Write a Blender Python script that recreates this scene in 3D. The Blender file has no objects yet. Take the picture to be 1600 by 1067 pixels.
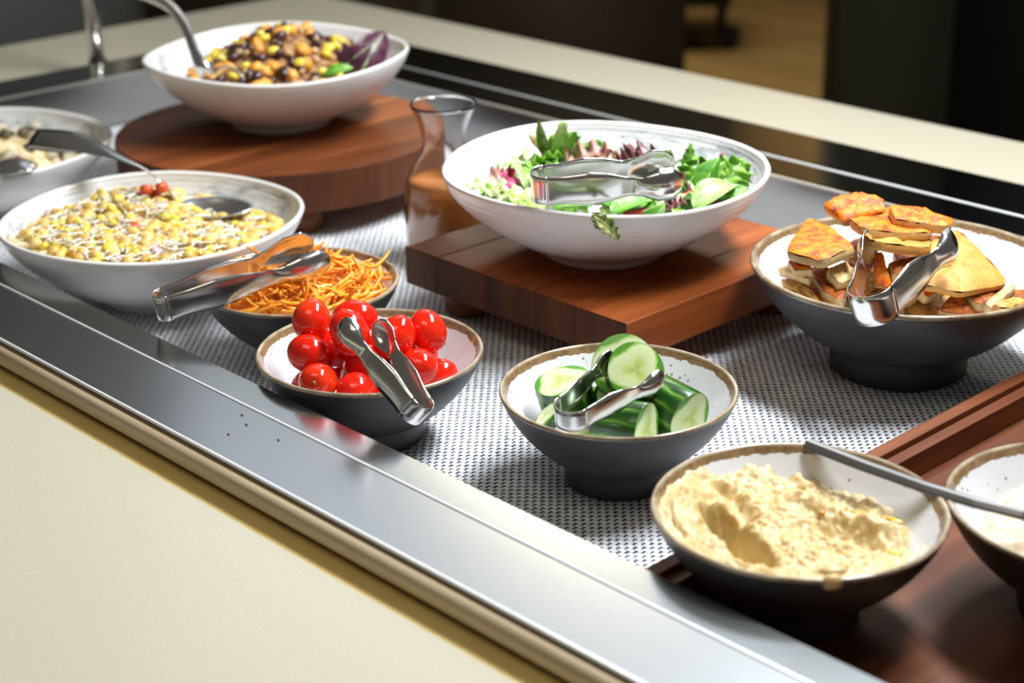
import bpy, bmesh, math, random
import numpy as np
from mathutils import Vector, Matrix
random.seed(7); rng = np.random.default_rng(7)
C = bpy.context.scene.collection
sc = bpy.context.scene
# ------------------------------------------------------------------ camera
cam_d = bpy.data.cameras.new('camera'); cam = bpy.data.objects.new('camera', cam_d); C.objects.link(cam)
cam.matrix_world = Matrix(((0.6898, -0.2640, 0.6741, 0.743), (0.7238, 0.2698, -0.6350, -0.800), (-0.0142, 0.9260, 0.3772, 0.549), (0, 0, 0, 1)))
cam_d.sensor_width = 36.0; cam_d.lens = 60.70; cam_d.clip_start = 0.02; cam_d.clip_end = 60
cam_d.dof.use_dof = True; cam_d.dof.focus_distance = 1.235; cam_d.dof.aperture_fstop = 5.6
sc.camera = cam
# ------------------------------------------------------------------ light
w = bpy.data.worlds.new('room_ambient'); sc.world = w; w.use_nodes = True
w.node_tree.nodes['Background'].inputs[0].default_value = (0.84, 0.78, 0.68, 1)
w.node_tree.nodes['Background'].inputs[1].default_value = 0.10
def area(name, loc, aim, sx, sy, power, col):
    l = bpy.data.lights.new(name, 'AREA'); l.shape = 'RECTANGLE'; l.size = sx; l.size_y = sy; l.energy = power; l.color = col
    o = bpy.data.objects.new(name, l); C.objects.link(o); o.location = loc
    o.rotation_euler = (Vector(aim) - Vector(loc)).to_track_quat('-Z', 'Y').to_euler(); return o
area('ceiling_panel_light', (-1.60, 2.15, 2.30), (-0.1, 0.0, 0.05), 3.3, 2.1, 14, (0.82, 0.91, 1.0))
area('serving_lamp_light', (0.06, 0.54, 1.18), (-0.22, 0.08, 0.05), 0.9, 0.20, 36, (0.93, 0.97, 1.0))
area('aisle_light', (0.3, -1.2, 2.3), (-0.1, -0.1, 0.0), 1.4, 0.8, 7, (1.0, 0.90, 0.74))
area('back_room_fill', (-3.5, 3.7, 2.3), (-3.5, 4.3, -0.9), 1.2, 1.2, 60, (1.0, 0.86, 0.62))  # added fill that brightens the tan panel and the floor patch
vs = sc.view_settings; vs.view_transform = 'Standard'; vs.look = 'None'; vs.gamma = 1.0; vs.use_curve_mapping = False; vs.exposure = 0.15
# ------------------------------------------------------------------ helpers
ORG = {}
def tag(o, label=None, cat=None, group=None, kind=None):
    if label: o['label'] = label
    if cat: o['category'] = cat
    if group: o['group'] = group
    if kind: o['kind'] = kind
    return o
def thing(name, label, cat, loc=(0, 0, 0), group=None):
    o = bpy.data.objects.new(name, None); C.objects.link(o); o.location = loc; o.empty_display_size = 0.02
    ORG[o.as_pointer()] = Vector(loc); return tag(o, label, cat, group)
def mk_mesh(name, V, F, mat, smooth=True):
    me = bpy.data.meshes.new(name); me.from_pydata([tuple(v) for v in V], [], [tuple(f) for f in F])
    mats = mat if isinstance(mat, (list, tuple)) else [mat]
    for m in mats: me.materials.append(m)
    if smooth: me.polygons.foreach_set('use_smooth', [True] * len(me.polygons))
    me.update(); return me
def obj(name, V, F, mat, parent=None, smooth=True, midx=None):
    """world-space vertices; parents only carry a translation"""
    org = ORG.get(parent.as_pointer(), Vector((0, 0, 0))) if parent else Vector((0, 0, 0))
    me = mk_mesh(name, [(v[0] - org[0], v[1] - org[1], v[2] - org[2]) for v in V], F, mat, smooth)
    if midx is not None: me.polygons.foreach_set('material_index', midx)
    o = bpy.data.objects.new(name, me); C.objects.link(o)
    if parent: o.parent = parent; ORG[o.as_pointer()] = org
    return o
def inst(name, me, M, parent=None):
    o = bpy.data.objects.new(name, me); C.objects.link(o)
    if parent: o.parent = parent
    else: o.matrix_world = M
    return o
def frame(loc, z, xhint=(1, 0, 0), s=(1, 1, 1)):
    z = Vector(z).normalized(); x = Vector(xhint); x = x - z * x.dot(z)
    if x.length < 1e-4: x = Vector((0, 1, 0)) - z * z.y
    x.normalize(); y = z.cross(x)
    return Matrix(((x.x * s[0], y.x * s[1], z.x * s[2], loc[0]), (x.y * s[0], y.y * s[1], z.y * s[2], loc[1]), (x.z * s[0], y.z * s[1], z.z * s[2], loc[2]), (0, 0, 0, 1)))
def box(x0, x1, y0, y1, z0, z1):
    V = [(x, y, z) for z in (z0, z1) for y in (y0, y1) for x in (x0, x1)]
    return V, [(0, 2, 3, 1), (4, 5, 7, 6), (0, 1, 5, 4), (2, 6, 7, 3), (0, 4, 6, 2), (1, 3, 7, 5)]
def bevel(o, wd=0.002, seg=2):
    m = o.modifiers.new('bevel', 'BEVEL'); m.width = wd; m.segments = seg; m.limit_method = 'ANGLE'; m.angle_limit = math.radians(40); return o
def solidify(o, t, off=0.0):
    m = o.modifiers.new('thickness', 'SOLIDIFY'); m.thickness = t; m.offset = off; return o
def lathe(prof, n, c=(0, 0, 0), warp=None, close=False):
    V = []; F = []
    for (r, z) in prof:
        for i in range(n):
            a = 2 * math.pi * i / n; rr, zz = (r, z) if warp is None else warp(r, z, a)
            V.append((c[0] + rr * math.cos(a), c[1] + rr * math.sin(a), c[2] + zz))
    m = len(prof)
    for k in range(m - 1 if not close else m):
        k2 = (k + 1) % m
        for i in range(n):
            j = (i + 1) % n; F.append((k * n + i, k * n + j, k2 * n + j, k2 * n + i))
    return V, F
def smooth_prof(P, sub=3):
    P = [np.array(p, float) for p in P]; out = []
    for i in range(len(P) - 1):
        p0 = P[max(i - 1, 0)]; p1 = P[i]; p2 = P[i + 1]; p3 = P[min(i + 2, len(P) - 1)]
        for k in range(sub):
            t = k / sub
            out.append(tuple(0.5 * ((2 * p1) + (-p0 + p2) * t + (2 * p0 - 5 * p1 + 4 * p2 - p3) * t * t + (-p0 + 3 * p1 - 3 * p2 + p3) * t ** 3)))
    out.append(tuple(P[-1])); return out
def prism_x(prof, x0, x1, cap=True):
    """closed (y,z) profile swept along x"""
    n = len(prof); V = [(x0, y, z) for y, z in prof] + [(x1, y, z) for y, z in prof]
    F = [(i, (i + 1) % n, n + (i + 1) % n, n + i) for i in range(n)]
    if cap: F += [tuple(range(n))[::-1], tuple(range(n, 2 * n))]
    return V, F
def tube(path, rad, n=10):
    V = []; F = []; P = [Vector(p) for p in path]
    for i, p in enumerate(P):
        t = (P[min(i + 1, len(P) - 1)] - P[max(i - 1, 0)]).normalized(); a = t.orthogonal().normalized(); b = t.cross(a)
        r = rad[i] if isinstance(rad, (list, tuple)) else rad
        for k in range(n):
            an = 2 * math.pi * k / n; V.append(tuple(p + a * r * math.cos(an) + b * r * math.sin(an)))
    for i in range(len(P) - 1):
        for k in range(n):
            j = (k + 1) % n; F.append((i * n + k, i * n + j, (i + 1) * n + j, (i + 1) * n + k))
    F += [tuple(range(n))[::-1], tuple(range((len(P) - 1) * n, len(P) * n))]
    return V, F
def vnoise(x, y, seed=0):
    """2-D value noise on numpy arrays"""
    def h(i, j):
        n = (i * 374761393 + j * 668265263 + seed * 974711) & 0xffffffff
        n = ((n ^ (n >> 13)) * 1274126177) & 0xffffffff; return ((n ^ (n >> 16)) & 0xffff) / 65535.0
    xi = np.floor(x).astype(np.int64); yi = np.floor(y).astype(np.int64); fx = x - xi; fy = y - yi
    fx = fx * fx * (3 - 2 * fx); fy = fy * fy * (3 - 2 * fy)
    return (h(xi, yi) * (1 - fx) + h(xi + 1, yi) * fx) * (1 - fy) + (h(xi, yi + 1) * (1 - fx) + h(xi + 1, yi + 1) * fx) * fy
def fbm(x, y, seed=0, o=4):
    s = 0; a = 0.5
    for k in range(o): s = s + a * (vnoise(x * 2 ** k, y * 2 ** k, seed + k) - 0.5); a *= 0.5
    return s
# ------------------------------------------------------------------ materials
def newmat(name):
    m = bpy.data.materials.new(name); m.use_nodes = True; nt = m.node_tree
    return m, nt, nt.nodes['Principled BSDF']
def N(nt, t, **kw):
    n = nt.nodes.new(t)
    for k, v in kw.items(): setattr(n, k, v)
    return n
def rgba(c): return (c[0], c[1], c[2], 1)
def coords(nt, scale=(1, 1, 1), kind='Object'):
    tc = N(nt, 'ShaderNodeTexCoord'); mp = N(nt, 'ShaderNodeMapping'); mp.inputs['Scale'].default_value = scale
    nt.links.new(tc.outputs[kind], mp.inputs['Vector']); return mp.outputs[0]
def noise(nt, vec, scale, detail=3, rough=0.55):
    n = N(nt, 'ShaderNodeTexNoise'); n.inputs['Scale'].default_value = scale; n.inputs['Detail'].default_value = detail; n.inputs['Roughness'].default_value = rough
    nt.links.new(vec, n.inputs['Vector']); return n.outputs['Fac']
def ramp(nt, fac, stops, interp='LINEAR'):
    r = N(nt, 'ShaderNodeValToRGB'); cr = r.color_ramp; cr.interpolation = interp
    while len(cr.elements) < len(stops): cr.elements.new(0.5)
    for e, (p, c) in zip(cr.elements, stops): e.position = p; e.color = rgba(c) if len(c) == 3 else c
    nt.links.new(fac, r.inputs[0]); return r.outputs[0]
def mixc(nt, fac, a, b, mode='MIX'):
    m = N(nt, 'ShaderNodeMix', data_type='RGBA', blend_type=mode)
    for s, v in ((0, fac), (6, a), (7, b)):
        if hasattr(v, 'is_linked') or isinstance(v, bpy.types.NodeSocket): nt.links.new(v, m.inputs[s])
        else: m.inputs[s].default_value = v if s == 0 else rgba(v)
    return m.outputs[2]
def math_(nt, op, a, b=None, c=None):
    m = N(nt, 'ShaderNodeMath', operation=op)
    for i, v in enumerate((a, b, c)):
        if v is None: continue
        if isinstance(v, bpy.types.NodeSocket): nt.links.new(v, m.inputs[i])
        else: m.inputs[i].default_value = v
    return m.outputs[0]
def bump(nt, b, h, strength=0.3, dist=0.001):
    n = N(nt, 'ShaderNodeBump'); n.inputs['Strength'].default_value = strength; n.inputs['Distance'].default_value = dist
    nt.links.new(h, n.inputs['Height']); nt.links.new(n.outputs[0], b.inputs['Normal'])
def pm(name, c1, c2=None, rough=0.5, metal=0.0, scale=60, detail=3, stretch=(1, 1, 1), lo=0.35, hi=0.65, bmp=0, bscale=None, bdist=0.001, coat=0.0, sss=0.0, sssr=(1, .5, .3), ssss=0.004, spec=None, trans=0.0, rand=0.0):
    m, nt, b = newmat(name); b.inputs['Roughness'].default_value = rough; b.inputs['Metallic'].default_value = metal
    b.inputs['Coat Weight'].default_value = coat; b.inputs['Coat Roughness'].default_value = 0.08
    if spec is not None: b.inputs['Specular IOR Level'].default_value = spec
    if trans: b.inputs['Transmission Weight'].default_value = trans
    if sss:
        b.inputs['Subsurface Weight'].default_value = sss; b.inputs['Subsurface Radius'].default_value = sssr; b.inputs['Subsurface Scale'].default_value = ssss
    if c2 is None and not bmp and not rand: b.inputs['Base Color'].default_value = rgba(c1); return m
    v = coords(nt, stretch); col = None
    if c2 is not None:
        f = noise(nt, v, scale, detail); col = ramp(nt, f, [(lo, c1), (hi, c2)])
    if rand:
        oi = N(nt, 'ShaderNodeObjectInfo'); k = math_(nt, 'MULTIPLY_ADD', oi.outputs['Random'], rand * 2, 1 - rand)
        hs = N(nt, 'ShaderNodeHueSaturation'); nt.links.new(k, hs.inputs['Value'])
        if col is not None: nt.links.new(col, hs.inputs['Color'])
        else: hs.inputs['Color'].default_value = rgba(c1)
        col = hs.outputs[0]
    if col is not None: nt.links.new(col, b.inputs['Base Color'])
    else: b.inputs['Base Color'].default_value = rgba(c1)
    if bmp: bump(nt, b, noise(nt, v, bscale or scale * 3, 4), bmp, bdist)
    return m
def walnut(name, tone=(1, 1, 1), gloss=0.32, axis=1, vary=0.35, across=26):
    m, nt, b = newmat(name); st = [across] * 3; st[axis] = 2.2
    tc = N(nt, 'ShaderNodeTexCoord'); oi = N(nt, 'ShaderNodeObjectInfo')
    off = N(nt, 'ShaderNodeVectorMath', operation='MULTIPLY_ADD'); cmb = N(nt, 'ShaderNodeCombineXYZ')
    for i in range(3): nt.links.new(oi.outputs['Random'], cmb.inputs[i])
    nt.links.new(cmb.outputs[0], off.inputs[0]); off.inputs[1].default_value = (3.1, 5.3, 1.7); nt.links.new(tc.outputs['Object'], off.inputs[2])
    mp = N(nt, 'ShaderNodeMapping'); mp.inputs['Scale'].default_value = st; nt.links.new(off.outputs[0], mp.inputs['Vector'])
    f1 = noise(nt, mp.outputs[0], 1.0, 5, 0.6)
    mp2 = N(nt, 'ShaderNodeMapping'); st2 = [170, 170, 170]; st2[axis] = 9; mp2.inputs['Scale'].default_value = st2; nt.links.new(off.outputs[0], mp2.inputs['Vector'])
    f2 = noise(nt, mp2.outputs[0], 1.0, 3, 0.6)
    T = lambda c: tuple(c[i] * tone[i] for i in range(3))
    col = ramp(nt, f1, [(0.25, T((0.080, 0.024, 0.008))), (0.46, T((0.200, 0.062, 0.018))), (0.60, T((0.290, 0.098, 0.030))), (0.80, T((0.40, 0.165, 0.055)))])
    k = math_(nt, 'MULTIPLY_ADD', f2, 0.5, 0.75)
    col = mixc(nt, 1.0, col, k, 'MULTIPLY')
    kv = math_(nt, 'MULTIPLY_ADD', oi.outputs['Random'], vary * 2, 1 - vary)
    hs = N(nt, 'ShaderNodeHueSaturation'); nt.links.new(kv, hs.inputs['Value']); nt.links.new(col, hs.inputs['Color'])
    nt.links.new(hs.outputs[0], b.inputs['Base Color']); b.inputs['Roughness'].default_value = gloss; b.inputs['Specular IOR Level'].default_value = 0.28
    bump(nt, b, f2, 0.12, 0.0006); return m
def steel(name, col=(0.62, 0.63, 0.64), rough=0.22, streak=True, axis=0, amt=0.10):
    m, nt, b = newmat(name); b.inputs['Metallic'].default_value = 1.0; b.inputs['Base Color'].default_value = rgba(col); b.inputs['Roughness'].default_value = rough
    if streak:
        st = [400, 400, 400]; st[axis] = 5; v = coords(nt, tuple(st)); f = noise(nt, v, 1.0, 3)
        f2 = noise(nt, coords(nt), 9.0, 4)
        nt.links.new(math_(nt, 'ADD', math_(nt, 'MULTIPLY_ADD', f, amt, rough - amt * 0.75), math_(nt, 'MULTIPLY', f2, amt * 0.5)), b.inputs['Roughness']); bump(nt, b, f, 0.02, 0.0004)
    return m
def stone_inner(name, R, h):
    """white glaze with specks; ragged brown band below the lip (height in object space)"""
    m, nt, b = newmat(name); b.inputs['Roughness'].default_value = 0.12; b.inputs['Coat Weight'].default_value = 0.4
    tc = N(nt, 'ShaderNodeTexCoord'); sep = N(nt, 'ShaderNodeSeparateXYZ'); nt.links.new(tc.outputs['Object'], sep.inputs[0])
    n1 = noise(nt, coords(nt), 160, 4, 0.7); n2 = noise(nt, coords(nt), 22, 2)
    edge = math_(nt, 'ADD', math_(nt, 'MULTIPLY', n1, 0.0050), math_(nt, 'MULTIPLY', n2, 0.0015))
    d = math_(nt, 'SUBTRACT', h - 0.0005, sep.outputs[2])           # depth below the lip
    band = math_(nt, 'LESS_THAN', d, edge)
    brown = ramp(nt, n1, [(0.3, (0.13, 0.075, 0.03)), (0.6, (0.27, 0.17, 0.085))])
    sp = N(nt, 'ShaderNodeTexVoronoi'); sp.inputs['Scale'].default_value = 170; nt.links.new(coords(nt), sp.inputs['Vector'])
    n3 = noise(nt, coords(nt), 26, 2)
    speck = math_(nt, 'MULTIPLY', math_(nt, 'LESS_THAN', sp.outputs['Distance'], 0.19), math_(nt, 'GREATER_THAN', n3, 0.52))
    white = ramp(nt, n2, [(0.3, (0.64, 0.64, 0.66)), (0.7, (0.72, 0.72, 0.735))])
    col = mixc(nt, math_(nt, 'MULTIPLY', speck, 0.75), white, (0.20, 0.13, 0.07))
    nt.links.new(mixc(nt, band, col, brown), b.inputs['Base Color']); return m
def white_china(name, h):
    m, nt, b = newmat(name); b.inputs['Roughness'].default_value = 0.22; b.inputs['Coat Weight'].default_value = 0.25
    tc = N(nt, 'ShaderNodeTexCoord'); sep = N(nt, 'ShaderNodeSeparateXYZ'); nt.links.new(tc.outputs['Object'], sep.inputs[0])
    d = math_(nt, 'SUBTRACT', h, sep.outputs[2])
    n1 = noise(nt, coords(nt, (1, 1, 4)), 42, 5, 0.75); n2 = noise(nt, coords(nt), 7, 2)
    inb = math_(nt, 'MULTIPLY', math_(nt, 'GREATER_THAN', d, 0.004), math_(nt, 'LESS_THAN', d, 0.022))
    mark = math_(nt, 'MULTIPLY', math_(nt, 'MULTIPLY', ramp_f(nt, n1, 0.48, 0.60), ramp_f(nt, n2, 0.34, 0.5)), inb)
    nt.links.new(mixc(nt, math_(nt, 'MULTIPLY', mark, 0.75), (0.70, 0.695, 0.685), (0.24, 0.28, 0.32)), b.inputs['Base Color']); return m
def ramp_f(nt, f, a, b_):
    mr = N(nt, 'ShaderNodeMapRange'); mr.inputs[1].default_value = a; mr.inputs[2].default_value = b_
    nt.links.new(f, mr.inputs[0]); return mr.outputs[0]
M = {}
M['china_out'] = pm('white_stoneware', (0.78, 0.755, 0.73), rough=0.3, coat=0.2)
M['stone_body'] = pm('charcoal_stoneware', (0.024, 0.023, 0.0225), (0.038, 0.036, 0.035), rough=0.5, scale=30, bmp=0.08, bscale=300)
M['stone_rim'] = pm('brown_glaze_lip', (0.20, 0.135, 0.07), (0.42, 0.34, 0.235), rough=0.2, scale=55, detail=4, coat=0.3)
M['tong_steel'] = steel('polished_tong_steel', (0.70, 0.69, 0.67), 0.20, axis=0, amt=0.06)
M['spoon_steel'] = steel('polished_spoon_steel', (0.78, 0.78, 0.78), 0.24, streak=False)
M['rail_plate'] = steel('brushed_rail_plate', (0.62, 0.64, 0.66), 0.20, axis=0, amt=0.02)
M['rail_lip'] = steel('polished_rail_lip', (0.63, 0.65, 0.65), 0.16, axis=0, amt=0.02)
M['back_rail'] = steel('mirror_polished_rail', (0.60, 0.59, 0.57), 0.09, streak=False)
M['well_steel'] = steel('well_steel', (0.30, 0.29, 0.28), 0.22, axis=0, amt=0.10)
M['ridge'] = pm('painted_highlight_edge', (0.86, 0.87, 0.88), rough=0.4, metal=0.25)  # pale, mostly non-metal colour paints the highlight along the folded rail edges
M['cream'] = pm('cream_solid_surface', (0.49, 0.45, 0.34), (0.52, 0.48, 0.37), rough=0.22, scale=300, spec=0.4)
M['gold'] = pm('ochre_ledge', (0.88, 0.66, 0.24), (0.92, 0.72, 0.30), rough=0.35, scale=40)
M['oak'] = pm('pale_oak_trim', (0.42, 0.32, 0.19), (0.54, 0.43, 0.28), rough=0.45, scale=4, stretch=(1, 40, 40), bmp=0.15, bscale=6)
M['bronze'] = pm('bronze_seam_and_shade', (0.16, 0.10, 0.035), rough=0.4, metal=0.3)
M['walnut'] = walnut('walnut_board', (1.15, 0.82, 0.52), 0.45, vary=0.10)
M['walnut_round'] = walnut('walnut_round_board', (0.85, 0.70, 0.58), 0.45, vary=0.35)
M['walnut_end'] = walnut('walnut_end_grain', (0.40, 0.34, 0.32), 0.6, axis=2, vary=0.1)
M['walnut_tray'] = walnut('walnut_tray', (0.66, 0.60, 0.60), 0.5, vary=0.1)
M['tray_floor'] = walnut('striped_walnut_tray_floor', (0.50, 0.44, 0.46), 0.55, vary=0.05, across=70)
M['walnut_foot'] = walnut('walnut_foot', (0.75, 0.8, 0.8), 0.5, axis=2, vary=0.1)
# ------------------------------------------------------------------ setting
FLOOR_Z = -0.9
M['floor'] = pm('tan_plank_floor', (0.30, 0.19, 0.07), (0.42, 0.28, 0.11), rough=0.5, scale=1.0, stretch=(0.7, 9, 1))
M['dark_brown'] = pm('dark_brown_laminate', (0.048, 0.033, 0.018), (0.060, 0.042, 0.023), rough=0.6, scale=4)
M['dark_green'] = pm('dark_green_panel', (0.034, 0.038, 0.026), rough=0.7)
M['slate_green'] = pm('slate_green_panel', (0.060, 0.068, 0.058), rough=0.6)
M['near_black'] = pm('black_panel', (0.006, 0.006, 0.005), rough=0.6)
M['rubber'] = pm('black_rubber', (0.01, 0.01, 0.01), rough=0.6)
tag(obj('floor', *box(-7.1, 4, -2.5, 6.0, FLOOR_Z - 0.05, FLOOR_Z), M['floor']), kind='structure')
tag(obj('wall_back', *box(-7, 4, 5.9, 6.0, FLOOR_Z, 2.6), M['dark_brown']), kind='structure')
tag(obj('wall_left', *box(-7.1, -7, -2.5, 6.0, FLOOR_Z, 2.6), M['dark_brown']), kind='structure')
M['tan_panel'] = pm('tan_reflected_panel', (0.42, 0.27, 0.10), (0.52, 0.35, 0.15), rough=0.4, scale=3, stretch=(8, 8, .6))
tag(obj('reflected_panel_1', *box(-4.65, -3.90, 5.84, 5.9, FLOOR_Z, 2.3), M['tan_panel']), kind='structure')  # unseen panel added to give the back rail its gold reflection
def vbox(px, py, ang, wd, dp, h0, h1):
    V, F = box(-wd / 2, wd / 2, -dp / 2, dp / 2, h0, h1); c, s = math.cos(ang), math.sin(ang)
    return [(px + x * c - y * s, py + x * s + y * c, z) for x, y, z in V], F
A46 = math.radians(46.4)
t = thing('storage_cabinet', 'dark brown cabinet standing across the aisle behind the counter', 'cabinet', (-2.64, 2.05, FLOOR_Z))
obj('carcass', *vbox(-2.66, 2.03, A46, 1.40, 0.6, FLOOR_Z, 0.35), M['dark_brown'], t)
obj('door', *vbox(-2.63, 1.64, A46, 0.66, 0.02, FLOOR_Z + 0.08, 0.32), M['dark_brown'], t)
obj('door', *vbox(-2.17, 2.12, A46, 0.60, 0.02, FLOOR_Z + 0.08, 0.32), M['dark_brown'], t)
obj('end_panel', *vbox(-2.03, 2.345, A46, 0.075, 0.03, FLOOR_Z, 0.35), M['near_black'], t)
t = thing('green_cabinet', 'dark slate green cabinet beyond the metal post', 'cabinet', (-2.64, 0.59, FLOOR_Z))
obj('carcass', *vbox(-2.64, 0.59, A46, 1.10, 0.4, FLOOR_Z, 0.40), M['slate_green'], t)
obj('plinth', *vbox(-2.64, 0.59, A46, 1.12, 0.42, FLOOR_Z, FLOOR_Z + 0.1), M['near_black'], t)
t = thing('pillar', 'dark green square pillar rising from the tan floor', 'pillar', (-1.32, 2.26, FLOOR_Z))
obj('shaft', *vbox(-1.37, 2.31, A46, 0.232, 0.20, FLOOR_Z, 1.8), M['dark_green'], t)
obj('plinth', *vbox(-1.37, 2.31, A46, 0.25, 0.22, FLOOR_Z, FLOOR_Z + 0.1), M['near_black'], t)
t = thing('equipment_cabinet', 'black equipment cabinet beside the green pillar', 'cabinet', (-1.0, 2.55, FLOOR_Z))
obj('carcass', *vbox(-1.14, 2.98, A46, 1.00, 0.40, FLOOR_Z, 1.0), M['near_black'], t)
obj('top', *vbox(-1.14, 2.98, A46, 1.04, 0.44, 1.0, 1.03), M['near_black'], t)
# rolling cart: frame, posts, casters
t = thing('rolling_cart', 'black rolling cart on caster wheels on the tan floor', 'cart', (-3.5, 4.2, FLOOR_Z))
obj('deck', *vbox(-3.66, 4.22, A46, 0.40, 0.5, FLOOR_Z + 0.17, FLOOR_Z + 0.6), M['near_black'], t)
for dx, dy in ((-3.39, 4.25), (-3.62, 4.01)):
    cst = inst('caster', mk_mesh('caster', *lathe([(0.0001, -0.018), (0.036, -0.018), (0.043, -0.012), (0.043, 0.012), (0.036, 0.018), (0.0001, 0.018)], 20), M['rubber']), None, t)
    cst.rotation_euler = (math.pi / 2, 0, A46 + 0.6); cst.location = (dx + 3.5, dy - 4.2, 0.0435)
    obj('fork', *vbox(dx - 0.03, dy - 0.02, A46, 0.035, 0.05, FLOOR_Z + 0.05, FLOOR_Z + 0.19), M['rubber'], t)
# ------------------------------------------------------------------ counter and steel well
X0, X1 = -1.100, 1.19            # well, left wall and right wall
YF, YB, ZE = -0.1595, 0.4986, 0.060
cn = thing('buffet_counter', 'cream solid surface counter around the steel serving well', 'counter', (-0.2, 0.2, FLOOR_Z))
CZ = 0.040
fy = -0.2688
obj('front_slab', *prism_x([(fy, CZ - 0.02), (fy, CZ - 0.0008), (fy - 0.0012, CZ), (-0.80, CZ), (-0.812, CZ - 0.006), (-0.815, CZ - 0.04), (fy, CZ - 0.04)], -1.45, 1.2), M['cream'], cn, smooth=False)
bevel(obj('back_slab', *box(-1.447, 1.2, 0.642, 0.833, CZ - 0.04, CZ), M['cream'], cn, smooth=False), 0.003)
bevel(obj('end_slab', *box(-1.447, -1.1855, -0.266, 0.6415, CZ - 0.04, CZ), M['cream'], cn, smooth=False), 0.003)
obj('ochre_ledge', *box(-1.18, 1.2, -0.2687, -0.243, CZ - 0.012, CZ - 0.003), M['gold'], cn, smooth=False)
tr = [(-0.2462, 0.0572)] + [(-0.2475 - 0.0085 * math.sin(a) ** 0.7, 0.0496 + 0.0076 * math.cos(a)) for a in np.linspace(0.0, math.pi, 11)] + [(-0.2462, 0.0420)]
o = obj('oak_trim', *prism_x(tr, -1.18, 1.2), M['oak'], cn)
obj('seam', *box(-1.18, 1.2, -0.2488, -0.242, 0.0568, 0.0582), M['bronze'], cn, smooth=False)
obj('painted_gap_shade', *box(-1.18, 1.2, -0.2490, -0.242, CZ - 0.003, 0.0422), M['bronze'], cn, smooth=False)  # solid dark strip, its colour standing in for shade under the oak trim
for nm, bx in (('front_apron', (-1.42, 1.15, -0.79, -0.77)), ('back_apron', (-1.42, 1.15, 0.80, 0.82)), ('end_apron', (-1.44, -1.42, -0.77, 0.80))):
    obj(nm, *box(*bx, FLOOR_Z, CZ - 0.04), M['dark_brown'], cn, smooth=False)
wl = thing('steel_well', 'brushed stainless steel serving well with flat rails round the mat', 'serving well', (-0.2, 0.2, -0.006))
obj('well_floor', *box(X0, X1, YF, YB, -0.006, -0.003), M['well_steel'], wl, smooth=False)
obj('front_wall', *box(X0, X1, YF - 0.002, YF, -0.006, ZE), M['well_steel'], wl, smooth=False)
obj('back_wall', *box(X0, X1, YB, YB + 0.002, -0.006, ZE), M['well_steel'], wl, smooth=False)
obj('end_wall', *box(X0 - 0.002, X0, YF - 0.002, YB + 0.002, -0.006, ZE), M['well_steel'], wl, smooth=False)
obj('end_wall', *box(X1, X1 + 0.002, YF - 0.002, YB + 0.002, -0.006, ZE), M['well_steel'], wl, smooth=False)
obj('back_skirt', *box(-1.18, X1, 0.6300, 0.6420, 0.0, ZE - 0.0018), M['well_steel'], wl, smooth=False)
obj('end_skirt', *box(-1.1855, -1.1740, -0.2461, 0.6420, 0.0, ZE - 0.0018), M['well_steel'], wl, smooth=False)
def rail(name, a, b, c, ax, e0, e1, mat_plate, mat_lip, lines):
    """a inner edge, b ridge, c outer edge (a,b,c across); runs e0..e1 along"""
    def mk(nm, prof, m, sm=False):
        V, F = prism_x(prof, e0, e1)
        if ax == 1: V = [(y, x, z) for x, y, z in V]; F = [f[::-1] for f in F]
        return obj(nm, V, F, m, wl, smooth=sm)
    s = 1 if c > a else -1
    mk(name + '_lip', [(a, ZE), (a, ZE - 0.0015), (b, ZE - 0.0015), (b, ZE + 0.0002)], mat_lip)
    mk(name + '_plate', [(b, ZE + 0.0002), (b, ZE - 0.0018), (c, ZE - 0.0018), (c, ZE + 0.0002)], mat_plate)
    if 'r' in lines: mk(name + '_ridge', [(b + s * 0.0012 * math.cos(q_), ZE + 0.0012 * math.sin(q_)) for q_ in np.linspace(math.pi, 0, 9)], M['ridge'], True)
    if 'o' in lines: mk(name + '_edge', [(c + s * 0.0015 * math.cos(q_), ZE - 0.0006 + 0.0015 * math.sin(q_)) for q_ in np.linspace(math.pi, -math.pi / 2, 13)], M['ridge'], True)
    if 'i' in lines: mk(name + '_bead', [(a - s * 0.0010, ZE - 0.002), (a - s * 0.0010, ZE + 0.0002), (a + s * 0.0012, ZE + 0.0007), (a + s * 0.0022, ZE)], M['bead'])
M['bead'] = steel('satin_steel_bead', (0.55, 0.52, 0.47), 0.4, streak=False)
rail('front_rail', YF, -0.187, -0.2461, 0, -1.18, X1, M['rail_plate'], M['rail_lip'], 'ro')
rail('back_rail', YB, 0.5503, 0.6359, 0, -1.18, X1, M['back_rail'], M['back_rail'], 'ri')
rail('end_rail', X0, X0 - 0.034, -1.178, 1, YF, YB, M['back_rail'], M['back_rail'], 'i')
# woven mat: dark backing with pale yarn bumps standing up in a checker weave
MX0, MX1, MY0, MY1 = X0 + 0.004, 0.90, -0.1565, 0.496
mt = thing('woven_mat', 'blue and white woven vinyl mat lining the serving well', 'mat', (-0.3, 0.2, -0.003))
M['mat_dark'] = pm('dark_mat_yarn', (0.024, 0.030, 0.080), (0.10, 0.10, 0.10), rough=0.7, scale=70, lo=0.4, hi=0.62)
M['mat_pale'] = pm('pale_mat_yarn', (0.76, 0.78, 0.83), (0.90, 0.92, 0.95), rough=0.45, scale=90, lo=0.30, hi=0.55)
obj('backing', *box(MX0, MX1, MY0, MY1, -0.003, -0.0009), M['mat_dark'], mt, smooth=False)
a = 0.0039; nx = int((MX1 - MX0) / a); ny = int((MY1 - MY0) / a)
ii, jj = np.meshgrid(np.arange(nx), np.arange(ny), indexing='ij'); k = ((ii + jj) % 2 == 0); ii = ii[k]; jj = jj[k]
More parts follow.
